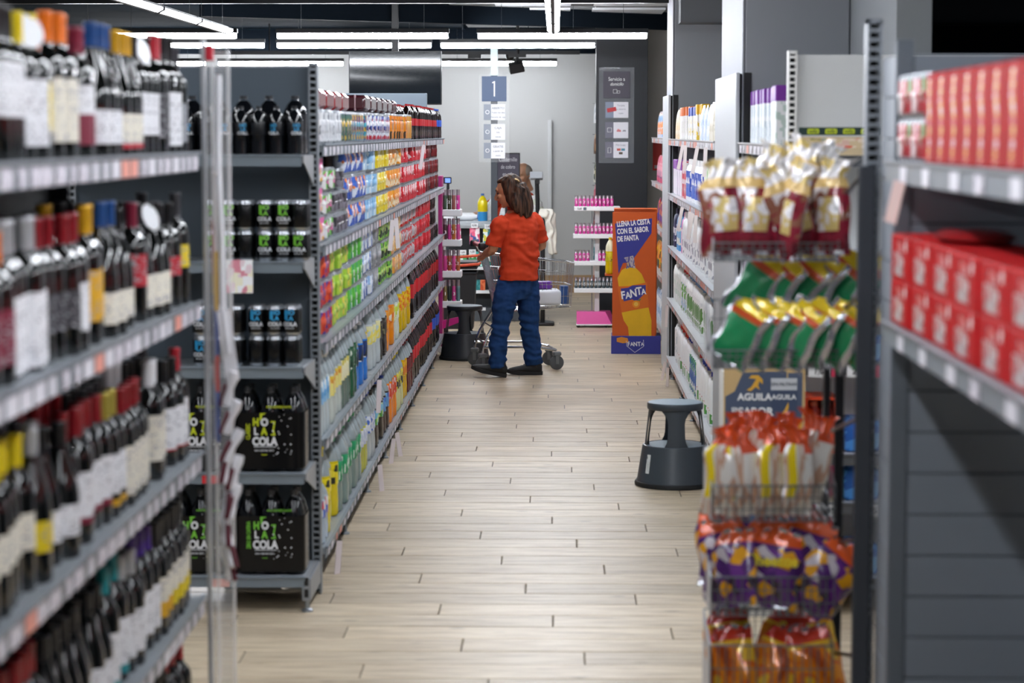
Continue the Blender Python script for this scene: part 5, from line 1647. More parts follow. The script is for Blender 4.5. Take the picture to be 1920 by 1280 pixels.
def woman():
    t = empty('person', (-.30, 16.82, 0), label='woman in orange-red polo shirt and blue jeans standing beside a shopping trolley', cat='person')
    O = Vector((-.30, 16.82, 0))
    fx, fy = -.69, .72                      # torso heading
    Rv = Vector((fy, -fx, 0))               # her right
    Fv = Vector((fx, fy, 0))

    def ring(x, y, z, w, d, hd=None):
        h = Vector(hd).normalized() if hd else Fv
        r_ = Vector((h.y, -h.x, 0))
        return (Vector((x, y, z)) - O, r_ * w, h * d)
    body = MB()
    # trunk core
    trunk = [ring(-.275, 16.82, .66, .120, .080, (-.8, .6, 0)), ring(-.275, 16.82, .80, .125, .085, (-.75, .66, 0)), ring(-.270, 16.82, .92, .118, .082), ring(-.270, 16.82, 1.03, .132, .098),
             ring(-.275, 16.82, 1.12, .145, .098), ring(-.275, 16.82, 1.19, .140, .082), ring(-.285, 16.825, 1.235, .085, .065), ring(-.295, 16.825, 1.26, .056, .054)]
    loft(body, trunk, 20)
    LS, LE, LH = Vector((-.405, 16.705, 1.165)) - O, Vector((-.468, 16.70, .965)) - O, Vector((-.543, 16.905, .905)) - O
    RS, RE, RH = Vector((-.160, 16.925, 1.175)) - O, Vector((-.105, 17.00, .975)) - O, Vector((-.30, 17.13, .93)) - O
    limb(body, [LS, (LS + LE) / 2 + Vector((-.006, -.004, 0)), LE, (LE + LH) / 2, LH], [.050, .043, .037, .034, .022], 14)
    limb(body, [RS, (RS + RE) / 2, RE, (RE + RH) / 2, RH], [.050, .043, .037, .034, .022], 14)
    hand(body, LH, (-.25, .85, -.1), (0.35, .1, -1), .92, .7)
    hand(body, RH, (-.6, .6, -.2), (0, .2, -1), .92, .7)
    HL = [Vector((-.335, 16.775, .76)) - O, Vector((-.378, 16.745, .58)) - O, Vector((-.408, 16.725, .40)) - O, Vector((-.428, 16.715, .24)) - O, Vector((-.436, 16.715, .09)) - O]
    HR = [Vector((-.225, 16.875, .76)) - O, Vector((-.205, 16.885, .58)) - O, Vector((-.196, 16.885, .40)) - O, Vector((-.180, 16.90, .24)) - O, Vector((-.168, 16.905, .09)) - O]
    limb(body, HL, [.070, .060, .046, .042, .030], 14)
    limb(body, HR, [.070, .060, .046, .042, .030], 14)
    # feet inside the shoes
    for toe, heel in (((-.565, 16.703, .083), (-.42, 16.713, .058)), ((-.300, 16.898, .040), (-.150, 16.904, .045))):
        limb(body, [Vector(heel) - O + Vector((0, 0, .02)), (Vector(heel) + Vector(toe)) / 2 - O, Vector(toe) - O], [.024, .024, .014], 10)
    # head turned left, bent down
    hd = Vector((-.955, .295, 0)).normalized()
    yaw = math.atan2(-hd.x, -(-hd.y)) if False else math.atan2(hd.x, -hd.y)
    R = Matrix.Rotation(yaw, 3, 'Z') @ Matrix.Rotation(.30, 3, 'X')
    hc = Vector((-.352, 16.815, 1.385)) - O
    hm = head_into(body, R, hc)
    me = remesh(body, .0055, [SKIN], 4)
    bo = ob('body', me, t)
    # face details
    dark = M('#160e0b', .3)
    for sx in (-1, 1):
        e = MB()
        ell(e, (0, 0, 0), (.0135, .006, .0048), 12, 8)
        e.xf(hm @ Matrix.Translation((sx * .031, -.0775, .012)))
        ob('eye', e.mesh(dark), bo)
        br = MB().tube([hm @ Vector((sx * .014, -.089, .033)), hm @ Vector((sx * .034, -.086, .037)), hm @ Vector((sx * .052, -.070, .031))], [.003, .0036, .002], 6)
        ob('eyebrow', br.mesh(M('#2a1a12', .7)), bo)
    lp = MB()
    ell(lp, (0, 0, 0), (.019, .006, .0045), 12, 8)
    lp.xf(hm @ Matrix.Translation((0, -.0875, -.051)))
    lp2 = MB()
    ell(lp2, (0, 0, 0), (.016, .006, .0048), 12, 8)
    lp2.xf(hm @ Matrix.Translation((0, -.0865, -.061)))
    LIPM = M('#8a4a40', .4)
    ob('lip', lp.mesh(LIPM), bo)
    ob('lip', lp2.mesh(LIPM), bo)
    # hair
    h = MB()
    st = len(h.v)
    ell(h, (0, .034, .044), (.082, .088, .088), 20, 14)
    ell(h, (0, -.012, .092), (.056, .052, .030), 16, 10)
    for sx in (-1, 1):
        ell(h, (sx * .054, .026, .010), (.032, .050, .075), 14, 10)
        ell(h, (sx * .060, .020, -.050), (.022, .040, .060), 14, 10)
    h.xf(hm, st)
    V = lambda x, y, z: Vector((x, y, z)) - O
    loft(h, [(V(-.300, 16.815, 1.44), Vector((.070, .02, .02)), Vector((-.01, .085, 0))), (V(-.272, 16.815, 1.36), Vector((.082, .02, .03)), Vector((-.02, .095, 0))),
             (V(-.252, 16.815, 1.29), Vector((.082, .02, .03)), Vector((-.02, .095, 0))), (V(-.240, 16.815, 1.235), Vector((.072, .02, .03)), Vector((-.02, .088, 0))), (V(-.216, 16.815, 1.195), Vector((.036, .0, .02)), Vector((-.01, .06, 0)))], 18)
    for k, (dx, dy, ln) in enumerate(((-.285, -.075, 1.225), (-.255, -.095, 1.205), (-.215, -.07, 1.19), (-.305, -.085, 1.25), (-.19, -.02, 1.20))):
        limb(h, [V(-.305 + .02 * k, 16.815 + dy * .7, 1.42), V((dx - .30) / 2, 16.815 + dy, 1.32), V(dx, 16.815 + dy * 1.05, ln)], [.03, .028, .008], 10)
    limb(h, [V(-.335, 16.755, 1.40), V(-.335, 16.742, 1.32), V(-.322, 16.740, 1.250)], [.024, .024, .010], 10)
    limb(h, [V(-.30, 16.735, 1.38), V(-.305, 16.715, 1.30), V(-.295, 16.72, 1.235)], [.026, .028, .012], 10)
    gro = lambda p: .0012 * math.sin(210 * (p.x * .8 + p.y * .6) + 26 * p.z + 3 * mnoise.noise(p * 14)) + .003 * mnoise.noise(Vector((p.x * 40, p.y * 40, p.z * 8)))
    hme = remesh(h, .0055, [M('#3a251a', .5)], 3, gro)
    hmat = M('#35231a', .55, spec=.25).copy()
    nt = hmat.node_tree
    tc, mp, nz, cr = (nt.nodes.new(x) for x in ('ShaderNodeTexCoord', 'ShaderNodeMapping', 'ShaderNodeTexNoise', 'ShaderNodeValToRGB'))
    mp.inputs['Scale'].default_value = (70, 70, 7)
    nt.links.new(tc.outputs['Object'], mp.inputs[0])
    nt.links.new(mp.outputs[0], nz.inputs['Vector'])
    nz.inputs['Scale'].default_value = 1
    cr.color_ramp.elements[0].position, cr.color_ramp.elements[0].color = .35, lin('#1c120d')
    cr.color_ramp.elements[1].position, cr.color_ramp.elements[1].color = .72, lin('#5f4230')
    nt.links.new(nz.outputs['Fac'], cr.inputs[0])
    nt.links.new(cr.outputs[0], nt.nodes['Principled BSDF'].inputs['Base Color'])
    hme.materials.clear()
    hme.materials.append(hmat)
    ho = ob('hair', hme, t)
    cl = MB().tube([V(-.305, 16.725, 1.485), V(-.285, 16.722, 1.478), V(-.272, 16.728, 1.465)], .006, 8)
    ob('hair_clip', cl.mesh(M('#c8a878', .3, .6)), t)
    # shirt
    s = MB()
    loft(s, [ring(-.277, 16.82, .725, .176, .128, (-.76, .65, 0)), ring(-.277, 16.82, .80, .170, .124, (-.74, .67, 0)), ring(-.272, 16.82, .92, .160, .116), ring(-.270, 16.82, 1.03, .155, .112),
             ring(-.273, 16.82, 1.12, .168, .112), ring(-.275, 16.82, 1.185, .158, .096), ring(-.283, 16.823, 1.228, .105, .078), ring(-.292, 16.825, 1.255, .070, .067), ring(-.296, 16.825, 1.278, .062, .060)], 24)
    limb(s, [LS + Vector((.03, .02, .01)), LS + Vector((-.012, -.006, -.03)), LS * .45 + LE * .55 + Vector((-.006, -.004, 0)), LS * .12 + LE * .88 + Vector((-.004, 0, 0))], [.055, .066, .062, .062], 16)
    limb(s, [RS + Vector((-.03, -.02, .01)), RS + Vector((.010, .006, -.03)), RS * .45 + RE * .55, RS * .2 + RE * .8], [.055, .066, .062, .060], 16)
    fd = lambda p: fold(9, .014, (1, 1, 1.6), 3)(p) + .0075 * math.sin(38 * p.z + 14 * p.x + 9 * mnoise.noise(p * 5)) * max(0, 1 - abs(p.z - .9) * 5)
    sh_ = ob('shirt', remesh(s, .006, [ORANGE], 5, fd), t)
    ob('collar', MB().tube([(Vector((-.292, 16.824, 1.262)) - O) + Rv * (.062 * math.cos(a)) + Fv * (.060 * math.sin(a)) for a in [k * PI / 8 for k in range(16)]], .012, 8, closed=True).mesh(ORANGE2), sh_)
    # jeans
    j = MB()
    loft(j, [ring(-.276, 16.82, .80, .134, .094, (-.78, .62, 0)), ring(-.276, 16.822, .72, .140, .104, (-.8, .6, 0)), ring(-.278, 16.825, .64, .142, .106, (-.8, .6, 0)), ring(-.28, 16.825, .58, .110, .08, (-.8, .6, 0))], 20)
    limb(j, [HL[0] + Vector((0, 0, -.03)), HL[1], HL[2], HL[3], HL[4] + Vector((.002, 0, .02)), HL[4] + Vector((.004, 0, -.015))], [.096, .092, .070, .067, .066, .064], 18)
    limb(j, [HR[0] + Vector((0, 0, -.03)), HR[1], HR[2], HR[3], HR[4] + Vector((.002, 0, .02)), HR[4] + Vector((.006, 0, -.015))], [.096, .090, .072, .069, .067, .065], 18)
    jd = lambda p: fold(11, .013, (1, 1, 1.7), 7)(p) + .007 * math.sin(70 * p.z + 18 * p.x + 8 * mnoise.noise(p * 6)) * (max(0, 1 - abs(p.z - .13) * 9) + max(0, 1 - abs(p.z - .40) * 6))
    ob('jeans', remesh(j, .006, [JEAN], 4, jd), t)
    # shoes
    SHM, SOLE = M('#131416', .6, bump=.2, bscale=120), M('#1b1b1d', .7)
    for k, (toe, heel, lift) in enumerate((((-.640, 16.70, .0), (-.372, 16.715, .0), .052), ((-.362, 16.895, .0), (-.100, 16.905, .0), .0))):
        a, b_ = Vector(heel) - O, Vector(toe) - O
        L = (b_ - a).length
        b = MB()
        rr = []
        for q, w, hh, z0 in ((0, .026, .030, .045), (.06, .036, .045, .05), (.22, .040, .050, .055), (.42, .041, .040, .048), (.62, .045, .030, .040), (.82, .044, .026, .034), (.95, .032, .020, .03), (1.0, .014, .012, .028)):
            rr.append((Vector((-q * L, 0, z0)), Vector((0, w, 0)), Vector((0, 0, hh))))
        loft(b, rr, 16)
        limb(b, [(-.055, 0, .06), (-.062, 0, .115)], [.044, .041], 14)
        so = MB()
        for dz in ((0, .024),):
            ol = [(.006, .0), (0, .030), (-.06, .040), (-.12, .036), (-.18, .046), (-.235, .044), (-.262, .026), (-.270, 0)]
            pts = ol + [(x, -y) for x, y in ol[-2:0:-1]]
            n = len(pts)
            so.add([(x, y, z + (.018 * max(0, (-x - .17) / .1) ** 1.5)) for z in (0, .026) for x, y in pts], [tuple(range(n - 1, -1, -1)), tuple(range(n, 2 * n))] + [(i, (i + 1) % n, (i + 1) % n + n, i + n) for i in range(n)])
        ang = math.atan2((b_ - a).y, (b_ - a).x) - PI
        tilt = math.atan2(lift, L)
        mat = Matrix.Translation(a + Vector((0, 0, .0))) @ Matrix.Rotation(ang, 4, 'Z') @ Matrix.Rotation(tilt, 4, 'Y')
        b.xf(mat)
        so.xf(mat)
        sh = ob('shoe', remesh(b, .006, [SHM], 4), t)
        ob('sole', so.mesh(SOLE, True, 50), sh)
        lc = MB()
        for q in range(4):
            p0 = mat @ Vector((-.085 - .022 * q, -.036, .084 - .009 * q))
            p1 = mat @ Vector((-.095 - .022 * q, 0, .103 - .011 * q))
            p2 = mat @ Vector((-.085 - .022 * q, .036, .084 - .009 * q))
            lc.tube([p0, p1, p2], .003, 6)
        lc.tube([mat @ Vector((-.085, -.02, .10)), mat @ Vector((-.06, -.05, .09)), mat @ Vector((-.04, -.055, .06))], .002, 5)
        ob('laces', lc.mesh(M('#2a2a2c', .7)), sh)
    return t


woman()


def cashier():
    """person behind the checkout, mostly hidden by the sign post"""
    t = empty('person', (-.50, 22.86, 0), label='person in orange top behind the checkout, half hidden by the sign post', cat='person')
    body, s = MB(), MB()
    loft(body, [((.0, 0, .55), (.14, 0, 0), (0, .10, 0)), ((.02, 0, .85), (.14, 0, 0), (0, .1, 0)), ((.08, 0, 1.08), (.16, 0, 0), (0, .1, 0)), ((.12, 0, 1.2), (.14, 0, 0), (0, .08, 0)), ((.14, -.01, 1.26), (.06, 0, 0), (0, .06, 0))], 16)
    limb(body, [(-.02, -.03, 1.19), (-.13, -.08, 1.12), (-.22, -.14, 1.06), (-.26, -.2, 1.03)], [.05, .042, .036, .024], 12)
    limb(body, [(.24, -.02, 1.17), (.27, -.1, 1.0), (.18, -.22, 1.0)], [.05, .04, .026], 12)
    hand(body, (-.26, -.2, 1.03), (-.5, -.6, -.1), (0, 0, -1), .9, .5)
    hand(body, (.18, -.22, 1.0), (-.6, -.6, 0), (0, 0, -1), .9, .5)
    for sx in (-1, 1):
        limb(body, [(sx * .08, 0, .62), (sx * .09, -.02, .36), (sx * .09, 0, .06)], [.08, .055, .035], 12)
        limb(body, [(sx * .09, .02, .04), (sx * .1, -.14, .03)], [.035, .025], 10)
    R = Matrix.Rotation(math.atan2(-.5, .86), 3, 'Z') @ Matrix.Rotation(.35, 3, 'X')
    head_into(body, R, (.165, -.02, 1.40))
    bo = ob('body', remesh(body, .009, [skin_mat('#b98a6c')], 4), t)
    h = MB()
    ell(h, (.165 + .02, .0, 1.435), (.080, .092, .075), 16, 10)
    ob('hair', remesh(h, .009, [M('#8c8278', .6)], 3), t)
    loft(s, [((.0, 0, .74), (.17, 0, 0), (0, .12, 0)), ((.02, 0, .9), (.16, 0, 0), (0, .12, 0)), ((.08, 0, 1.08), (.18, 0, 0), (0, .12, 0)), ((.12, 0, 1.2), (.155, 0, 0), (0, .095, 0)), ((.135, -.005, 1.245), (.08, 0, 0), (0, .07, 0))], 18)
    limb(s, [(.0, -.02, 1.18), (-.08, -.055, 1.145), (-.17, -.1, 1.095)], [.064, .058, .056], 14)
    limb(s, [(.23, -.02, 1.16), (.265, -.07, 1.05)], [.062, .056], 14)
    ob('shirt', remesh(s, .008, [ORANGE], 4, fold(9, .008, (1, 1, 1.5), 5)), t)
    j = MB()
    loft(j, [((0, 0, .78), (.145, 0, 0), (0, .11, 0)), ((0, 0, .6), (.15, 0, 0), (0, .11, 0))], 16)
    for sx in (-1, 1):
        limb(j, [(sx * .08, 0, .64), (sx * .09, -.02, .36), (sx * .09, 0, .08)], [.095, .072, .062], 14)
    ob('trousers', remesh(j, .010, [M('#22242a', .9)], 3), t)
    for sx in (-1, 1):
        b = MB()
        limb(b, [(sx * .09, .05, .045), (sx * .095, -.06, .045), (sx * .1, -.19, .03)], [.045, .045, .028], 12)
        ob('shoe', remesh(b, .008, [M('#18181a', .6)], 2), t)


cashier()

# ---------------------------------------------------------------- shopping trolley beside the woman
def trolley():
    t = empty('shopping_trolley', (-.30, 17.37, 0), .17, label='chrome shopping trolley with red handle behind the woman', cat='shopping trolley')
    X = lambda x: x + .30
    hy = .225
    # wire basket: rear top/bottom, nose top/bottom (tapers towards the nose)
    rt, rb, nt_, nb = (X(-.565), .90), (X(-.452), .455), (X(.122), .825), (X(.100), .485)
    wr, wn = .225, .170
    b = MB()

    def P(u, v, s):
        """u rear->nose, v bottom->top, s side"""
        x = (rb[0] * (1 - v) + rt[0] * v) * (1 - u) + (nb[0] * (1 - v) + nt_[0] * v) * u
        z = (rb[1] * (1 - v) + rt[1] * v) * (1 - u) + (nb[1] * (1 - v) + nt_[1] * v) * u
        w = wr * (1 - u) + wn * u
        return (x, s * w * (.86 + .14 * v), z)
    r = .0022
    for s in (-1, 1):
        for i in range(19):
            b.tube([P(i / 18, 0, s), P(i / 18, 1, s)], r, 5)
        for k in range(5):
            b.tube([P(0, k / 4, s), P(1, k / 4, s)], r if 0 < k < 4 else .005, 6)
    for i in range(9):
        q = i / 8 * 2 - 1
        b.tube([P(1, 1, q), P(1, 0, q), P(0, 0, q)], r, 5)
    for i in range(8):
        b.tube([P(i / 7, 0, -1), P(i / 7, 0, 1)], r, 5)
    b.tube([P(1, 1, -1), P(1, 1, 1)], .005, 6)
    b.tube([P(1, .5, -1), P(1, .5, 1)], r, 5)
    b.tube([P(.72, .52, -1), P(.98, .5, -1.03), P(.99, .5, -.5), P(.99, .5, .5), P(.98, .5, 1.03), P(.72, .52, 1)], .004, 6)
    ob('wire_basket', b.mesh(CHROME), t)
    f = MB()
    for i in range(13):
        q = i / 12 * 2 - 1
        f.tube([P(0, 1, q), P(0, .02, q)], .0022, 5)
    for k in range(4):
        f.tube([P(0, k / 3, -1), P(0, k / 3, 1)], .003, 6)
    fo = ob('rear_flap', f.mesh(CHROME), t)
    hd = MB().tube([(X(-.60), -.24, .965), (X(-.60), .24, .965)], .017, 12)
    ho = ob('handle', hd.mesh(M('#b01c2c', .35)), t)
    for s in (-1, 1):
        ob('handle_end', MB().cbox(X(-.635), X(-.572), s * .235 - .02, s * .235 + .02, .935, .992, .018, seg=3).mesh(M('#1a1b1e', .45)), ho)
        ob('handle_arm', MB().tube([(X(-.59), s * .22, .955), (X(-.565), s * .225, .90)], .010, 8).mesh(CHROME), ho)
        fr = MB().tube([P(0, .02, s), (X(-.56), s * .225, .28), (X(-.60), s * .23, .17), (X(-.60), s * .23, .135)], .0105, 8)
        fr.tube([(X(-.60), s * .23, .19), (X(-.2), s * .21, .185), (X(-.02), s * .175, .155)], .0105, 8)
        ob('chassis_tube', fr.mesh(CHROME), t)
    ob('cross_bar', MB().tube([(X(-.585), -.23, .22), (X(-.585), .23, .22)], .008, 8).mesh(CHROME), t)
    ob('cross_bar', MB().tube([(X(-.02), -.175, .155), (X(-.02), .175, .155)], .008, 8).mesh(CHROME), t)
    ob('cross_bar', MB().tube([(X(-.52), -.22, .34), (X(-.52), .22, .34)], .006, 8).mesh(CHROME), t)
    wh = MB().lathe([(0, -.013), (.030, -.013), (.048, -.012), (.056, -.007), (.056, .007), (.048, .012), (.030, .013), (0, .013)], 20)
    wh.xf(Matrix.Rotation(PI / 2, 4, 'X'))
    whm = wh.mesh(M('#55585b', .6))
    fk = MB().box(-.012, .012, -.021, -.017, -.01, .055).box(-.012, .012, .017, .021, -.01, .055).cbox(-.032, .032, -.026, .026, .052, .085, .008)
    fkm = fk.mesh(M('#6f7376', .5), False)
    for (x, y) in ((X(-.60), -.23), (X(-.60), .23), (X(-.015), -.175), (X(-.015), .175)):
        k_ = ob('castor', fkm, t, (x, y, .057), rz=.15 if y < 0 else -.3)
        ob('wheel', whm, k_)
    return t


trolley()
TB0 = .50
ob('shopping_bag', pm(('sbag',), lambda: MB().cbox(-.11, .11, -.12, .12, 0, .12, .025, seg=3).mesh(M('#dfe3e8', .35, coat=.2, bump=.3, bscale=14))), None, (-.075, 17.34, TB0), .1, label='white plastic bag lying in the trolley', cat='bag')
ob('purple_pack', pm(('ppk',), lambda: MB().cbox(-.07, .07, -.05, .05, 0, .06, .015, seg=2).mesh(M('#6a2a9a', .3, coat=.3))), None, (-.10, 17.34, TB0 + .122), .2, label='purple pack on top of the white bag in the trolley', cat='pack')
ob('blue_carton', pm(('bct',), lambda: MB().cbox(-.03, .03, -.05, .05, 0, .14, .004).mesh(M('#28508c', .4))), None, (.068, 17.36, TB0 + .005), .1, label='blue carton standing at the trolley nose', cat='carton')

# ---------------------------------------------------------------- fruit soda floor display
fd_ = empty('soda_display', (.648, 18.52, 0), math.radians(-1.5), label='tall orange cardboard soda display with blue base', cat='display stand')
ORC, BLC, WH = M('#cf5a17', .5, mott=.06, bscale=9), M('#343a94', .5), M('#f1f2f5', .5)
ob('body', MB().box(-.165, .19, .012, .30, .16, 1.20).mesh(ORC, False), fd_)
pn = ob('front_panel', MB().cbox(-.177, .183, -.004, .010, .135, 1.175, .001).mesh(ORC, False), fd_)
ob('top_flap', MB().cbox(-.160, .178, .012, .018, 1.17, 1.20, .001).mesh(M('#c4531a', .5), False), fd_)
bs = ob('base_box', MB().cbox(-.185, .225, -.012, .31, 0, .15, .002).mesh(BLC, False), fd_)
FX = lambda u: (u - 1188.5) / 226.5
FZ = lambda v: (663 - v) / 226.8
ob('blue_shape', MB().poly([(FX(u), FZ(v)) for u, v in ((1153, 418), (1222, 408), (1221, 436), (1189, 482), (1187, 490), (1168, 492), (1160, 512))][::-1], -.0052, -.004).mesh(BLC, False), pn)
for k, (tx, u, v) in enumerate((('LLENA LA CESTA', 1187, 417), ('CON EL SABOR', 1186, 431), ('DE FANTA', 1177, 446))):
    ob('lettering', TXT(tx, .060, WH, .035, sx=.60 if k == 0 else .62), pn, (FX(u), -.0062, FZ(v)), rot=(0, -.09, 0))
outl = [(1160, 534), (1158, 520), (1166, 505), (1175, 500), (1176, 490), (1190, 490), (1191, 500), (1203, 512), (1210, 528), (1213, 545), (1213, 560), (1217, 578), (1222, 600), (1222, 630), (1180, 630), (1178, 612), (1170, 600), (1166, 585), (1168, 575), (1164, 560)]
pts = [(FX(u), FZ(v)) for u, v in outl]
YEL = M('#e6b414', .45, mott=.18, bscale=7)
ob('bottle_print', MB().poly(pts, -.0056, -.004).mesh(YEL, False), pn)
ob('neck_print', MB().poly([(FX(u), FZ(v)) for u, v in ((1174, 503), (1175, 489), (1170, 482), (1187, 478), (1190, 489), (1191, 502), (1183, 500))], -.0064, -.0056).mesh(PRN(['#8a86a8', '#b8b2b8', '#5a5490', '#c8a878'], (30, 30, 16), .4, smooth=True), False), pn)
ob('label_print', MB().poly([(FX(u), FZ(v)) for u, v in ((1158, 536), (1180, 535), (1213, 528), (1217, 575), (1190, 580), (1166, 585))], -.0062, -.0056).mesh(M('#d96a14', .45), False), pn)
ob('logo_field', MB().poly([(FX(u), FZ(v)) for u, v in ((1164, 540), (1178, 538), (1186, 534), (1211, 533), (1211, 547), (1193, 565), (1186, 560), (1170, 564))], -.0068, -.0062).mesh(BLC, False), pn)
for ch, u, v, sz in (('F', 1168.5, 553, .088), ('A', 1178, 553, .075), ('N', 1188, 549, .088), ('T', 1198.5, 545, .088), ('A', 1207, 546, .065)):
    ob('lettering', TXT(ch, sz, WH, .03, sx=.85), pn, (FX(u), -.0078, FZ(v)), rot=(0, -.14, 0))
ob('orange_slice', MB().lathe([(0, 0), (.032, 0), (.032, .0008), (0, .0008)], 18).mesh(M('#e8901c', .4)), pn, (FX(1193), -.0062, FZ(569)), rot=(PI / 2, 0, 0))
ob('orange_slice', MB().lathe([(0, 0), (.018, 0), (.018, .0008), (0, .0008)], 18).mesh(M('#f0c050', .4)), pn, (FX(1193), -.0072, FZ(569)), rot=(PI / 2, 0, 0))
ob('leaf', MB().poly([(0, 0), (.02, .004), (.032, .018), (.012, .014)], -.0072, -.0062).mesh(M('#3a8a4a', .4), False), pn, (FX(1196), 0, FZ(563)))
for ch, u, sz in (('F', 1179.5, .05), ('A', 1185.5, .042), ('N', 1192, .05), ('T', 1199, .05), ('A', 1205, .038)):
    ob('lettering', TXT(ch, sz, WH, .03, sx=.85), bs, (FX(u), -.0135, FZ(645) + .002), rot=(0, -.08, 0))
for (a, b) in (((1175, 638), (1176, 648)), ((1176, 648), (1191, 660)), ((1191, 660), (1208, 648)), ((1208, 648), (1207, 636))):
    ob('outline_mark', MB().tube([(FX(a[0]), -.0128, FZ(a[1])), (FX(b[0]), -.0128, FZ(b[1]))], .0016, 5).mesh(WH), bs)
ob('orange_decal', MB().poly([(0, 0), (.05, -.012), (.10, -.006), (.09, .03), (.04, .04), (.0, .03)], -.0135, -.012).mesh(M('#d98a2a', .45), False), bs, (FX(1157), 0, FZ(640)))
YB = soda_bottle(.30, .042, '#e4c410', '#e0c41c', LB(['#d8c81c', '#3a3a30', '#e8d838'], 90), (.36, .6), 16, '#e8e4c0', .7)
for k in range(2):
    ob('yellow_soda_bottle', YB, fd_, (-.195, .05 + k * .1, .66), 0)
ob('bottle_shelf', MB().box(-.24, .15, .0, .28, .648, .659).mesh(ORC, False), fd_)

# ---------------------------------------------------------------- fragrance stands (pink)
PINK = M('#b4307c', .35)
PINKB = M('#d6308e', .35, coat=.3)


def spray(col, liquid, h=.100, r=.0125, num='7'):
    key = ('spray', col, liquid, h, num)
    def mk():
        b = MB().lathe([(0, 0), (r, .001), (r, h * .70), (r * .9, h * .72), (r * .9, h), (0, h)], 12, mi=[1, 0, 0, 2, 2])
        return b.mesh([M(col, .3, coat=.3), M(liquid, .2), M('#a59aa0', .25, .6)], True, 50)
    return pm(key, mk), bent(TXT(num, .038, INKW, .02), r) if (key, 'n') not in _pm else _pm[(key, 'n')]


pr = empty('fragrance_stand', (.37, 21.12, 0), label='white wheeled stand of pink spray cans beside the orange display', cat='display stand')
ob('post', MB().cbox(.0, .045, .0, .05, .04, 1.12, .004).mesh(WHITEP, False), pr)
ob('post', MB().cbox(-.03, -.02, .06, .07, .04, 1.12, .002).mesh(GREYP, False), pr)
for k, (z, x0, x1) in enumerate(((1.096, -.195, .235), (.838, -.205, .26), (.584, -.195, .26), (.327, -.195, .26))):
    s = ob('shelf', MB().cbox(x0, x1, -.09, .10, z, z + .042, .004).mesh(WHITEP, False), pr)
    if k == 0:
        tg_ = ob('price_card', MB().box(x0 + .005, x0 + .24, -.0925, -.0905, z + .005, z + .038).mesh(M('#f4f5f6', .4), False), s)
        ob('lettering', TXT('3,65', .024, INKB, .02), tg_, (x0 + .05, -.094, z + .021))
        ob('logo_mark', MB().box(x0 + .085, x0 + .115, -.0935, -.0925, z + .008, z + .034).mesh(M('#5a6874', .4), False), tg_)
tray = ob('tray', MB().add([(-.17, -.10, .03), (.16, -.10, .03), (.20, .10, .03), (-.17, .10, .03), (-.17, -.06, .148), (.10, -.06, .148), (.15, .10, .148), (-.17, .10, .148)],
          [(3, 2, 1, 0), (4, 5, 6, 7), (0, 1, 5, 4), (1, 2, 6, 5), (2, 3, 7, 6), (3, 0, 4, 7)]).mesh(PINKB, False), pr)
ob('tray_rim', MB().cbox(-.175, .205, -.105, .105, .02, .032, .004).mesh(WHITEP, False), pr)
cw = MB().lathe([(0, -.01), (.017, -.01), (.019, -.006), (.019, .006), (.017, .01), (0, .01)], 14).xf(Matrix.Rotation(PI / 2, 4, 'X')).mesh(BLACKM)
for (x, y) in ((-.155, -.08), (.11, -.08), (-.09, .08), (.17, .08)):
    ob('castor', cw, pr, (x, y, .019))
for k, (z, n, col, liq) in enumerate(((1.138, 10, '#cc3a94', '#d84ca0'), (.880, 11, '#c43a8c', '#b8607c'), (.626, 10, '#c83a90', '#b04a78'), (.369, 11, '#3c4a50', '#4a565c'))):
    for i in range(n):
        if k == 2 and i in (4, 5):
            continue
        num = '%d' % ((i * 3 + k) % 9 + 1) if k < 3 else '1%d' % ((i + 3) % 9)
        me, tx = spray(col, liq, .102, .0155, num)
        o = ob('spray_can', me, None, (.195 + i * .037, 21.07, z + .0005), RND.uniform(-.1, .1), label='%s spray can on the %s board of the wheeled stand, %s from the left' % ('bright pink' if k == 0 else ('dark grey' if k == 3 else 'pink'), ('top', 'second', 'third', 'lowest')[k], ORD(i + 1)), cat='spray can', group='spray cans, %s board' % ('top', 'second', 'third', 'lowest')[k])
        ob('numeral', tx, o, (0, 0, .038))
pl = empty('perfume_stand', (-.90, 18.66, 0), label='magenta wheeled stand of perfume sprays at the end of the drinks shelving', cat='display stand')
ob('side_frame', MB().cbox(-.072, -.040, -.12, .14, .075, 1.47, .004).mesh(PINK, False), pl)
ob('foot_rail', MB().cbox(-.072, .06, -.10, -.06, .055, .10, .004).mesh(PINK, False), pl)
ob('foot_brace', MB().add([(-.04, -.08, .20), (-.04, -.04, .20), (.14, -.08, .27), (.14, -.04, .27), (-.04, -.08, .27), (-.04, -.04, .27), (.14, -.08, .31), (.14, -.04, .31)], [(0, 1, 3, 2), (4, 6, 7, 5), (0, 2, 6, 4), (1, 5, 7, 3), (0, 4, 5, 1), (2, 3, 7, 6)]).mesh(PINKB, False), pl)
for (x, y) in ((-.055, -.09), (-.055, .11), (.10, .1)):
    ob('castor', MB().lathe([(0, -.012), (.024, -.012), (.028, -.006), (.028, .006), (.024, .012), (0, .012)], 14).xf(Matrix.Rotation(PI / 2, 4, 'X')).mesh(WHITEP), pl, (x, y, .029))
PZ = (1.137, .888, .628, .376)
PCOL = ((('#2f4a34', '#3a3a24', '#8a4a44', '#c83a90')), (('#3a1c24', '#b4307c', '#9a5a1c', '#b8407c')), (('#c23a84', '#9a4a30', '#c84a8c', '#a85a34')), (('#7a6a3c', '#2c3c34', '#c03a84', '#5a7c80')))
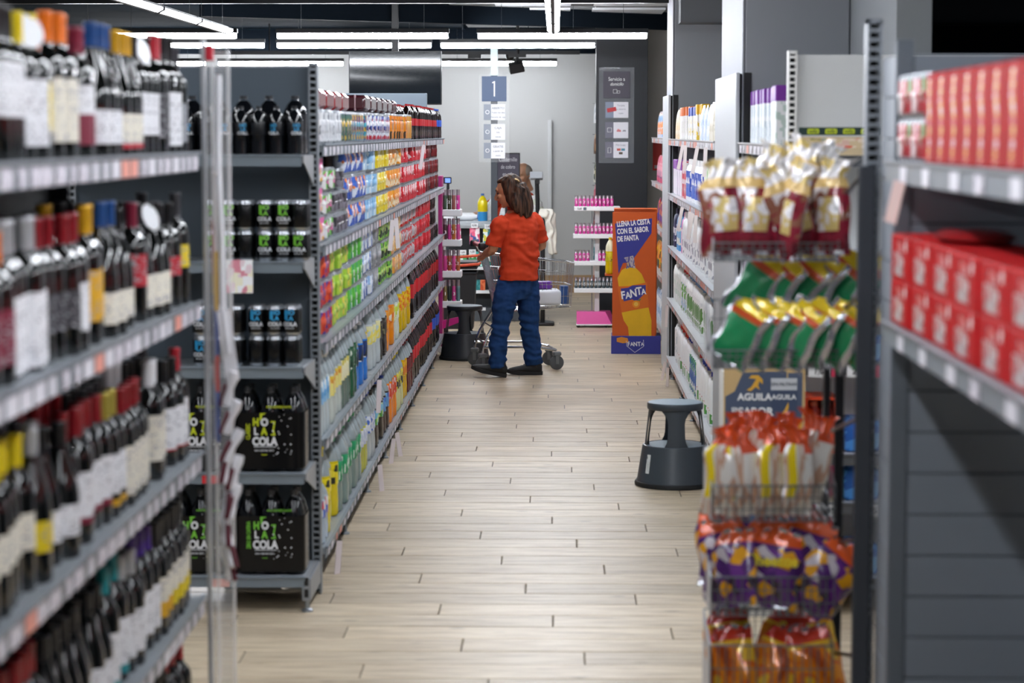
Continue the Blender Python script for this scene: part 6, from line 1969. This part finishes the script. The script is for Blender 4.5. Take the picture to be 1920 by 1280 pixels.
for k, z in enumerate(PZ):
    ob('shelf', MB().cbox(-.040, .118, -.10, .12, z, z + .055, .006, seg=2).mesh(WHITEP, False), pl)
    for i in range(4):
        h = .175 if k else .165
        me, tx = spray(PCOL[k][i], PCOL[k][(i + 1) % 4], h, .0165, '%d' % ((i + k * 2) % 3 + 1))
        o = ob('perfume_spray', me, None, (-.90 - .018 + i * .036, 18.60 + .01 * (i % 2), z + .0555), RND.uniform(-.3, .3), label='perfume spray on the %s board of the magenta stand, %s from the left' % (('top', 'second', 'third', 'lowest')[k], ORD(i + 1)), cat='perfume', group='perfume sprays on the magenta stand')
        if (i + k) % 2:
            ob('numeral', tx, o, (0, 0, .06))

# ---------------------------------------------------------------- checkout
ck = empty('checkout_counter', (-.62, 21.72, 0), label='dark grey checkout counter with hanging packs, behind the woman', cat='counter')
DG = M('#33373c', .5)
ob('base', MB().cbox(-.46, .457, 0, .75, 0, .125, .004).mesh(M('#4a4e53', .5), False), ck)
ob('body', MB().box(-.45, .45, .10, .75, .125, .93).mesh(DG, False), ck)
ob('worktop', MB().cbox(-.46, .46, -.02, .75, .93, .965, .004).mesh(M('#8e979e', .35), False), ck)
ob('glass_edge', MB().box(-.40, .40, -.03, -.026, .905, .975).mesh(GLASS('#dfe8ec', .3), False), ck)
for z in (.27, .50):
    ob('shelf', MB().cbox(-.35, .35, .0, .10, z, z + .03, .003).mesh(WHITEP, False), ck)
ob('shelf_back', MB().box(-.42, .42, .095, .10, .14, .92).mesh(M('#25282c', .6), False), ck)
ob('price_sign', MB().box(-.022, .022, -.002, 0, 0, .03).mesh(WHITEP, False), ck, (-.22, -.003, .105))
ob('price_sign', MB().box(-.022, .022, -.002, 0, 0, .03).mesh(WHITEP, False), ck, (-.08, -.003, .105))
ob('price_sign', MB().box(-.022, .022, -.002, 0, 0, .03).mesh(WHITEP, False), ck, (.405, -.003, .105))
PEG = [((870, 427, 853), ) for _ in ()]
packs = [(855, 428, 28, ['#d84a78', '#f0dce4', '#e8809c', '#3a3a4a'], 'pink hanging sweets packet, leftmost, upper row', '0,95'), (890, 427, 30, ['#e0587c', '#e87a94', '#f2e4e8', '#3a5a9a'], 'pink hanging sweets packet with round logo, upper row', '0,95'), (915, 429, 29, ['#2a8a8c', '#d8d048', '#e8f0f0', '#1c6a78'], 'teal and yellow hanging packet, upper row', '1,45'),
         (852, 478, 20, ['#2f9a5a', '#e8f0e8', '#58b878'], 'green packet with white print, second row, left', '0,85'), (868, 477, 22, ['#3aa060', '#e0ece0', '#8ac89a'], 'green and white packet, second row, middle', '1,65'), (886, 476, 24, ['#2a8a4c', '#d8e8d0', '#e8e8e0'], 'dark green packet, second row, right', '1,25'), (914, 476, 24, ['#2a8a7c', '#e8e8e4', '#50a898'], 'teal green packet, second row, far right', '1,55')]
for i, (u, v, h, cols, d, price) in enumerate(packs):
    p = at(u, v, 21.70)
    w = .10 if v < 450 else .075
    hh = h / 193
    o = ob('hanging_packet', pouch(w, .03, hh, P3(cols, (34, 34, 26), seed=200 + i)), None, (p.x, 21.675, p.z - hh), label='%s of the checkout' % d, cat='packet', group='packets hanging on the checkout')
    hk = ob('hook', MB().tube([(0, .15, hh - .004), (0, -.006, hh - .004)], .003, 6).mesh(CHROME), o)
    pc_ = ob('price_card', MB().box(-.033, .033, -.012, -.010, hh + .001, hh + .046).mesh(WHITEP, False), o)
    ob('lettering', TXT(price, .026, INKB, .02), pc_, (0, -.0135, hh + .024))
for i, (u, z, h, cols, d) in enumerate(((893, .53, .145, ['#4ab0a4', '#e0f0ec', '#2a9a90'], 'aqua tube of gum, left'), (905, .53, .14, ['#58b8ac', '#e8f4f0'], 'aqua tube of gum, right'), (922, .53, .15, ['#d8322c', '#f0e8e4', '#c82a24'], 'red carton of sweets'), (888, .30, .10, ['#c8b83c', '#3a8a8c', '#2a6a70'], 'yellow and teal small box'), (896, .30, .10, ['#2a7a7c', '#4a9a9c'], 'teal small box'), (905, .30, .10, ['#c8502c', '#e07a4c'], 'orange small box'))):
    p = at(u, 500, 21.74)
    ob('sweets_box', carton(.05, .05, h, P3(cols, (50, 50, 40), seed=220 + i)), None, (p.x, 21.735, z + .0005), label='%s on the checkout shelves' % d, cat='box', group='boxes on the checkout')
# things on the counter
YD = empty('cleaner_bottle', (at(905, 400, 22.0).x, 21.98, .9655), label='yellow and blue spray-cleaner bottle standing on the checkout', cat='bottle')
ob('body', MB().lathe([(0, 0), (.045, 0), (.048, .01), (.048, .09), (.05, .095), (.05, .18), (.03, .225), (.014, .24), (.014, .25)], 18, mi=[1, 1, 1, 0, 0, 0, 0, 0]).mesh([M('#e8d010', .25, coat=.3), M('#3a96d0', .3)]), YD)
ob('cap', MB().lathe([(.016, .248), (.016, .268), (0, .27)], 12).mesh(M('#2c62a8', .4)), YD)
lb_ = empty('lying_bottle', (at(880, 403, 22.0).x, 22.0, 1.0055), rz=0, label='white bottle with blue cap lying on the checkout', cat='bottle')
ob('body', MB().lathe([(0, -.12), (.036, -.115), (.04, -.10), (.04, .03), (.02, .07), (.018, .08)], 16).xf(Matrix.Rotation(PI / 2, 4, 'Y')).mesh(M('#eef0f2', .3)), lb_)
ob('cap', MB().lathe([(.022, .078), (.024, .08), (.024, .105), (0, .106)], 14).xf(Matrix.Rotation(PI / 2, 4, 'Y')).mesh(M('#2a34b0', .35)), lb_)
bg_ = MB()
loft(bg_, [((0, 0, 0), (.07, 0, 0), (0, .07, 0)), ((0, 0, .06), (.085, 0, 0), (0, .075, 0)), ((.01, 0, .13), (.06, 0, 0), (0, .05, 0)), ((.025, 0, .2), (.022, 0, 0), (0, .02, 0)), ((.05, 0, .26), (.03, 0, 0), (0, .01, 0))], 16)
ob('carrier_bag', remesh(bg_, .008, [M('#eceef0', .4, bump=.4, bscale=30)], 2, fold(20, .014)), None, (at(917, 400, 22).x, 22.1, .966), label='crumpled white carrier bag on the checkout beside the yellow bottle', cat='bag')
ob('carrier_bag', bpy.data.objects['carrier_bag'].data, None, (at(950, 400, 22).x, 22.2, .966), 1.2, label='crumpled white carrier bag behind the woman\'s shoulder', cat='bag')
vb = MB()
loft(vb, [((0, 0, 0), (.06, 0, 0), (0, .06, 0)), ((0, 0, .08), (.085, 0, 0), (0, .07, 0)), ((-.01, 0, .17), (.075, 0, 0), (0, .06, 0)), ((-.02, 0, .24), (.04, 0, 0), (0, .03, 0))], 16)
ob('produce_bag', remesh(vb, .008, [PRN(['#e6e8e4', '#d8dcc8', '#eceeec', '#e8d4d4'], (16, 16, 16), .35, smooth=True)], 2, fold(16, .014)), None, (at(1004, 380, 22.3).x, 22.32, .966), label='pale green and white shopping bag right of the woman\'s hair', cat='bag')
rc_ = empty('card_reader', (at(840, 330, 22.1).x, 22.1, .966), label='small customer display with blue screen on a black stem', cat='display')
ob('stem', MB().cbox(-.014, .014, -.014, .014, 0, .36, .003).mesh(BLACKM, False), rc_)
ob('head', MB().cbox(-.045, .035, -.02, .02, .36, .425, .006).mesh(M('#1c2230', .4), False), rc_)
ob('screen', MB().box(-.027, .024, -.0215, -.02, .372, .414).mesh(M('#6f93e8', .3, emit=.8), False), rc_)
pe = empty('receipt_printer', (at(840, 365, 22.0).x - .01, 21.95, .966), label='white receipt printer with papers, left end of the checkout', cat='printer')
ob('case', MB().cbox(-.07, .07, -.06, .06, 0, .10, .02, seg=2).mesh(WHITEP), pe)
ob('paper', MB().box(-.05, .05, -.002, .002, 0, .14).mesh(M('#f2f2f4', .5), False), pe, (.0, 0, .10), rot=(.5, .5, 0))
ob('cable', MB().tube([(.07, 0, .17), (.095, -.02, .08), (.10, -.05, .02), (.06, -.06, .005)], .006, 8).mesh(BLACKM), pe)
ob('roll', MB().lathe([(.030, -.02), (.045, -.02), (.045, .02), (.030, .02), (.030, -.02)], 18).xf(Matrix.Rotation(PI / 2, 4, 'Y')).mesh(WHITEP), pe, (.075, -.04, .16))
# lane sign: post, number plate and cards
ls = empty('lane_sign', (-.588, 21.5, 0), label='checkout sign post with number 1 plate and three white cards', cat='sign')
ob('post', MB().cbox(-.032, .032, .012, .05, 0, 2.40, .004).mesh(M('#3a4047', .45), False), ls)
ob('strap', MB().box(-.034, .034, .0, .006, 2.37, 2.66).mesh(M('#a8b8b8', .35, .2), False), ls)
ob('acrylic_sheet', MB().box(-.145, .145, -.001, .003, 1.545, 2.385).mesh(GLASS('#f0f4f6', .07, .05), False), ls)
pt = ob('number_plate', MB().cbox(-.118, .118, -.006, -.001, 2.124, 2.362, .001).mesh(M('#4a5c7a', .5), False), ls)
ob('numeral', MB().poly([(-.004, -.072), (.008, -.072), (.008, .072), (-.002, .072), (-.020, .060), (-.016, .052), (-.004, .058)][::-1], -.0072, -.006).mesh(INKW, False), pt, (.0, 0, 2.243))
for k, (z0, tx) in enumerate(((1.947, ('ABIERTO', 'Todos los dias', 'Horario de caja')), (1.759, ('CAJA', 'Info', 'tienda')), (1.581, ('GRATIS', 'a partir de', 'envio')))):
    c = ob('card', MB().box(-.10, .104, -.006, -.001, z0, z0 + .15).mesh(M('#e8eaee', .5), False), ls)
    ob('grey_field', MB().box(-.10, -.030, -.0068, -.006, z0, z0 + .15).mesh(M('#8a919c', .5), False), c)
    ob('icon_ring', MB().tube([(-.065 + .017 * math.cos(a), -.0075, z0 + .075 + .017 * math.sin(a)) for a in [q * PI / 8 for q in range(16)]], .0025, 5, closed=True).mesh(INKW), c)
    for q, x_ in enumerate(tx):
        ob('lettering', TXT(x_, .022 if q else .03, M('#6a6e78', .5), .01), c, (.037, -.0074, z0 + .112 - q * .042))
sc_ = empty('info_screen', (-.467, 22.0, 0), label='black framed info screen reading Cuadernillo de cobro en caja', cat='screen')
ob('frame', MB().cbox(-.118, .118, -.01, .02, 1.20, 1.63, .003).mesh(BLACKM, False), sc_)
fc = ob('panel', MB().box(-.108, .108, -.0115, -.01, 1.21, 1.618).mesh(M('#4a4653', .4), False), sc_)
for q, x_ in enumerate(('Cuadernillo', 'de cobro', 'en caja', 'para')):
    ob('lettering', TXT(x_, .056, M('#d4d2d8', .5), .0, sx=.68), fc, (.0, -.013, 1.565 - q * .072))
ob('stand', MB().cbox(-.03, .03, .0, .03, .966, 1.21, .003).mesh(BLACKM, False), sc_)
pt_ = empty('payment_terminal', (at(1008, 380, 21.6).x, 21.6, 0), label='grey payment terminal on a tall black stand right of the woman', cat='terminal')
ob('pole', MB().tube([(0, 0, .0), (0, 0, 1.15), (-.008, 0, 1.38)], .021, 12).mesh(BLACKM), pt_)
ob('terminal_head', MB().cbox(-.062, .062, -.03, .05, -.012, .028, .005).mesh(M('#a2a6aa', .4)), pt_, (-.012, 0, 1.40), rot=(.9, 0, 0))
ob('clip', MB().cbox(-.02, .02, -.045, -.01, 1.335, 1.39, .004).mesh(BLACKM, False), pt_)
ob('foot', MB().lathe([(0, 0), (.14, 0), (.14, .012), (.03, .02), (0, .02)], 20).mesh(BLACKM), pt_)
# mop bucket pole with a cloth
mp_ = empty('cloth_stand', (at(1024, 430, 21.3).x, 21.3, 0), label='off-white cloth hanging over a black stand right of the woman', cat='cloth')
ob('stand', MB().cbox(-.055, -.01, -.03, .03, 0, 1.02, .015, seg=2).mesh(BLACKM), mp_)
ob('foot', MB().cbox(-.12, .08, -.12, .12, 0, .03, .01).mesh(BLACKM), mp_)
cl_ = MB()
loft(cl_, [((.0, 0, 1.10), (.055, 0, 0), (0, .05, 0)), ((.01, 0, 1.06), (.075, 0, 0), (0, .06, 0)), ((.035, 0, .98), (.05, 0, 0), (0, .05, 0)), ((.05, 0, .86), (.045, 0, 0), (0, .045, 0)), ((.062, 0, .72), (.042, 0, 0), (0, .04, 0)), ((.066, 0, .68), (.035, 0, 0), (0, .035, 0))], 18)
ob('cloth', remesh(cl_, .007, [M('#dcd8cc', .9, bump=.4, bscale=50)], 2, lambda p: .009 * math.sin(90 * p.x + 50 * p.y + 5 * mnoise.noise(p * 10))), mp_)
# stacked hand baskets with orange handles
hb_ = empty('hand_baskets', (-.86, 19.6, 0), label='stack of black hand baskets with orange handles beside the magenta stand', cat='basket')
bkm = MB().add([(-.14, -.13, 0), (.14, -.13, 0), (.14, .13, 0), (-.14, .13, 0), (-.17, -.16, .50), (.17, -.16, .50), (.17, .16, .50), (-.17, .16, .50)], [(3, 2, 1, 0), (0, 1, 5, 4), (1, 2, 6, 5), (2, 3, 7, 6), (3, 0, 4, 7), (4, 5, 6, 7)])
ob('basket', bkm.mesh(M('#26282b', .5), False), hb_, (0, 0, .12))
for k in range(3):
    ob('basket_rim', MB().cbox(-.178 - .002 * k, .178 + .002 * k, -.168, .168, .60 + k * .045, .62 + k * .045, .006).mesh(M('#202226', .5), False), hb_)
for k in range(2):
    ob('handle', MB().tube([(-.175, -.165, .67 + k * .075), (.0, -.19, .675 + k * .075), (.19, -.165, .69 + k * .075), (.20, .0, .69 + k * .075)], .012, 10).mesh(M('#d8502c', .4)), hb_)
for (x, y) in ((-.11, -.1), (.11, -.1), (-.11, .1), (.11, .1)):
    ob('leg', MB().cbox(x - .012, x + .012, y - .012, y + .012, 0, .12, .003).mesh(BLACKM, False), hb_)

# ---------------------------------------------------------------- hanging television, dark sign column, small far things
tv = empty('television', (-1.398, 19.6, 0), label='large black television hanging above the far end of the drinks shelving', cat='television')
ob('frame', MB().cbox(-.404, .404, 0, .05, 2.069, 2.533, .004).mesh(M('#0b0e12', .3), False), tv)
ob('screen', MB().sheet(lambda u, v: (-.395 + .79 * u, -.0015 - .006 * math.sin(PI * v), 2.08 + .445 * v), 4, 12).mesh(M('#11171d', .12, coat=.6)), tv)
ob('bracket', MB().cbox(-.03, .03, .0, .04, 2.53, 2.96, .004).mesh(BLACKM, False), tv)
dc = empty('sign_column', (.645, 22.0, 0), label='dark perforated column with service signs behind the pink spray stand', cat='column')
ob('panel', MB().cbox(-.252, .252, 0, .30, 0, 2.95, .003).mesh(M('#161a20', .5), False), dc)
for k in range(46):
    ob('slot', pm(('cslot',), lambda: MB().box(-.004, .004, -.002, 0, 0, .022).mesh(BLACKM, False)), dc, (.205, 0, .6 + k * .04))
ob('acrylic_sheet', MB().cbox(-.225, .12, -.012, -.008, 1.53, 2.46, .001).mesh(GLASS('#dfe4ea', .10, .05), False), dc)
sg = ob('sign_plate', MB().box(-.183, .078, -.017, -.0125, 2.162, 2.42).mesh(M('#4b4652', .5), False), dc)
ob('lettering', TXT('Servicio a', .052, INKW, .0, sx=.8), sg, (-.052, -.019, 2.345))
ob('lettering', TXT('domicilio', .044, INKW, .01, sx=.8, shear=.35), sg, (-.052, -.019, 2.297))
for (x0, x1, z0, z1) in ((-.085, -.05, 2.21, 2.245), (-.046, -.022, 2.21, 2.232)):
    ob('van_icon', MB().tube([(x0, -.0185, z0), (x1, -.0185, z0), (x1, -.0185, z1), (x0, -.0185, z1)], .002, 5, closed=True).mesh(INKW), sg)
for k, z0 in enumerate((1.970, 1.773, 1.581)):
    c = ob('card', MB().box(-.161, .063, -.017, -.0125, z0, z0 + .155).mesh(M('#eceaf0', .5), False), dc)
    ob('grey_field', MB().box(-.161, -.082, -.0178, -.017, z0, z0 + .155).mesh(M('#767482' if k else '#8a94a8', .5), False), c)
    if k == 0:
        ob('coupon_print', MB().cbox(-.045, .045, -.0190, -.0178, -.02, .02, .0005).mesh(M('#c8383c', .5), False), c, (-.100, 0, z0 + .08), rot=(0, -.18, 0))
        ob('lettering', TXT('Tarjeta', .026, M('#8a8894', .5), .0), c, (-.01, -.0185, z0 + .12))
        ob('lettering', TXT('tu ahorro', .024, M('#8a8894', .5), .0), c, (-.01, -.0185, z0 + .085))
        ob('lettering', TXT('regalo', .02, M('#8a8894', .5), .0), c, (-.01, -.0185, z0 + .045))
    elif k == 1:
        ob('laptop_icon', MB().tube([(-.14, -.0185, z0 + .06), (-.10, -.0185, z0 + .06), (-.10, -.0185, z0 + .10), (-.14, -.0185, z0 + .10)], .003, 5, closed=True).mesh(INKW), c)
        ob('lettering', TXT('dia', .036, M('#d83a3c', .5), .03), c, (-.03, -.0185, z0 + .075))
        ob('lettering', TXT('.es', .032, M('#5a5a64', .5), .02), c, (.022, -.0185, z0 + .075))
    else:
        ob('shirt_icon', MB().tube([(-.135, -.0185, z0 + .05), (-.105, -.0185, z0 + .05), (-.105, -.0185, z0 + .10), (-.135, -.0185, z0 + .10)], .003, 5, closed=True).mesh(INKW), c)
        ob('lettering', TXT('Pide la app', .022, M('#8a8894', .5), .0), c, (-.01, -.0185, z0 + .125))
        for (x, cc, zz) in ((-.028, '#c8584c', .07), (.014, '#4a8aa0', .07), (-.008, '#5a4a3c', .035)):
            ob('store_badge', MB().box(x - .019, x + .017, -.0185, -.0178, z0 + zz, z0 + zz + .022).mesh(M(cc, .5), False), c)
xs = ob('fire_sign', MB().cbox(-.045, .045, -.004, 0, -.155, .155, .001).mesh(M('#cf2a1c', .5), False), None, (1.02, 22.595, 1.604), label='red fire extinguisher sign on the wall right of the dark column', cat='sign')
ob('white_field', MB().box(-.03, .04, -.005, -.004, -.135, -.105).mesh(INKW, False), xs)
ob('lettering', TXT('EXTINTOR', .02, M('#b0281c', .5), .0, sx=.7), xs, (.004, -.0058, -.12))
# products peeping out left of the dark column
hc = [(['#c8d0d4', '#3a4048', '#f0f0f2'], 1.92, 'silver and black'), (['#8a5a3a', '#5a3a28', '#c8a070'], 1.62, 'brown'), (['#d8d0a8', '#3c4a3c', '#e8e4d8'], 1.34, 'cream and green'), (['#d87a8a', '#e8a8b0', '#c84a5a'], 1.12, 'pink'), (['#8a2a34', '#3a3a44', '#c8a8a8'], .92, 'maroon'), (['#4aa0b0', '#e8f0f0', '#2a7a8c'], .58, 'turquoise'), (['#c85a3c', '#e8d8d0'], .36, 'rust red')]
for k, (cols, z, nm) in enumerate(hc):
    o = ob('hanging_packet', pouch(.12, .04, .2, P3(cols, (30, 30, 20), seed=240 + k)), None, (.372, 22.14, z), -PI / 2, label='%s packet hanging on the left side of the dark sign column' % nm, cat='packet', group='packets hanging on the sign column')
    ob('hook', MB().tube([(0, .035, .19), (0, -.01, .19)], .003, 6).mesh(CHROME), o)
if bpy.data.scenes.get('tmp_build'):
    bpy.data.scenes.remove(bpy.data.scenes['tmp_build'])
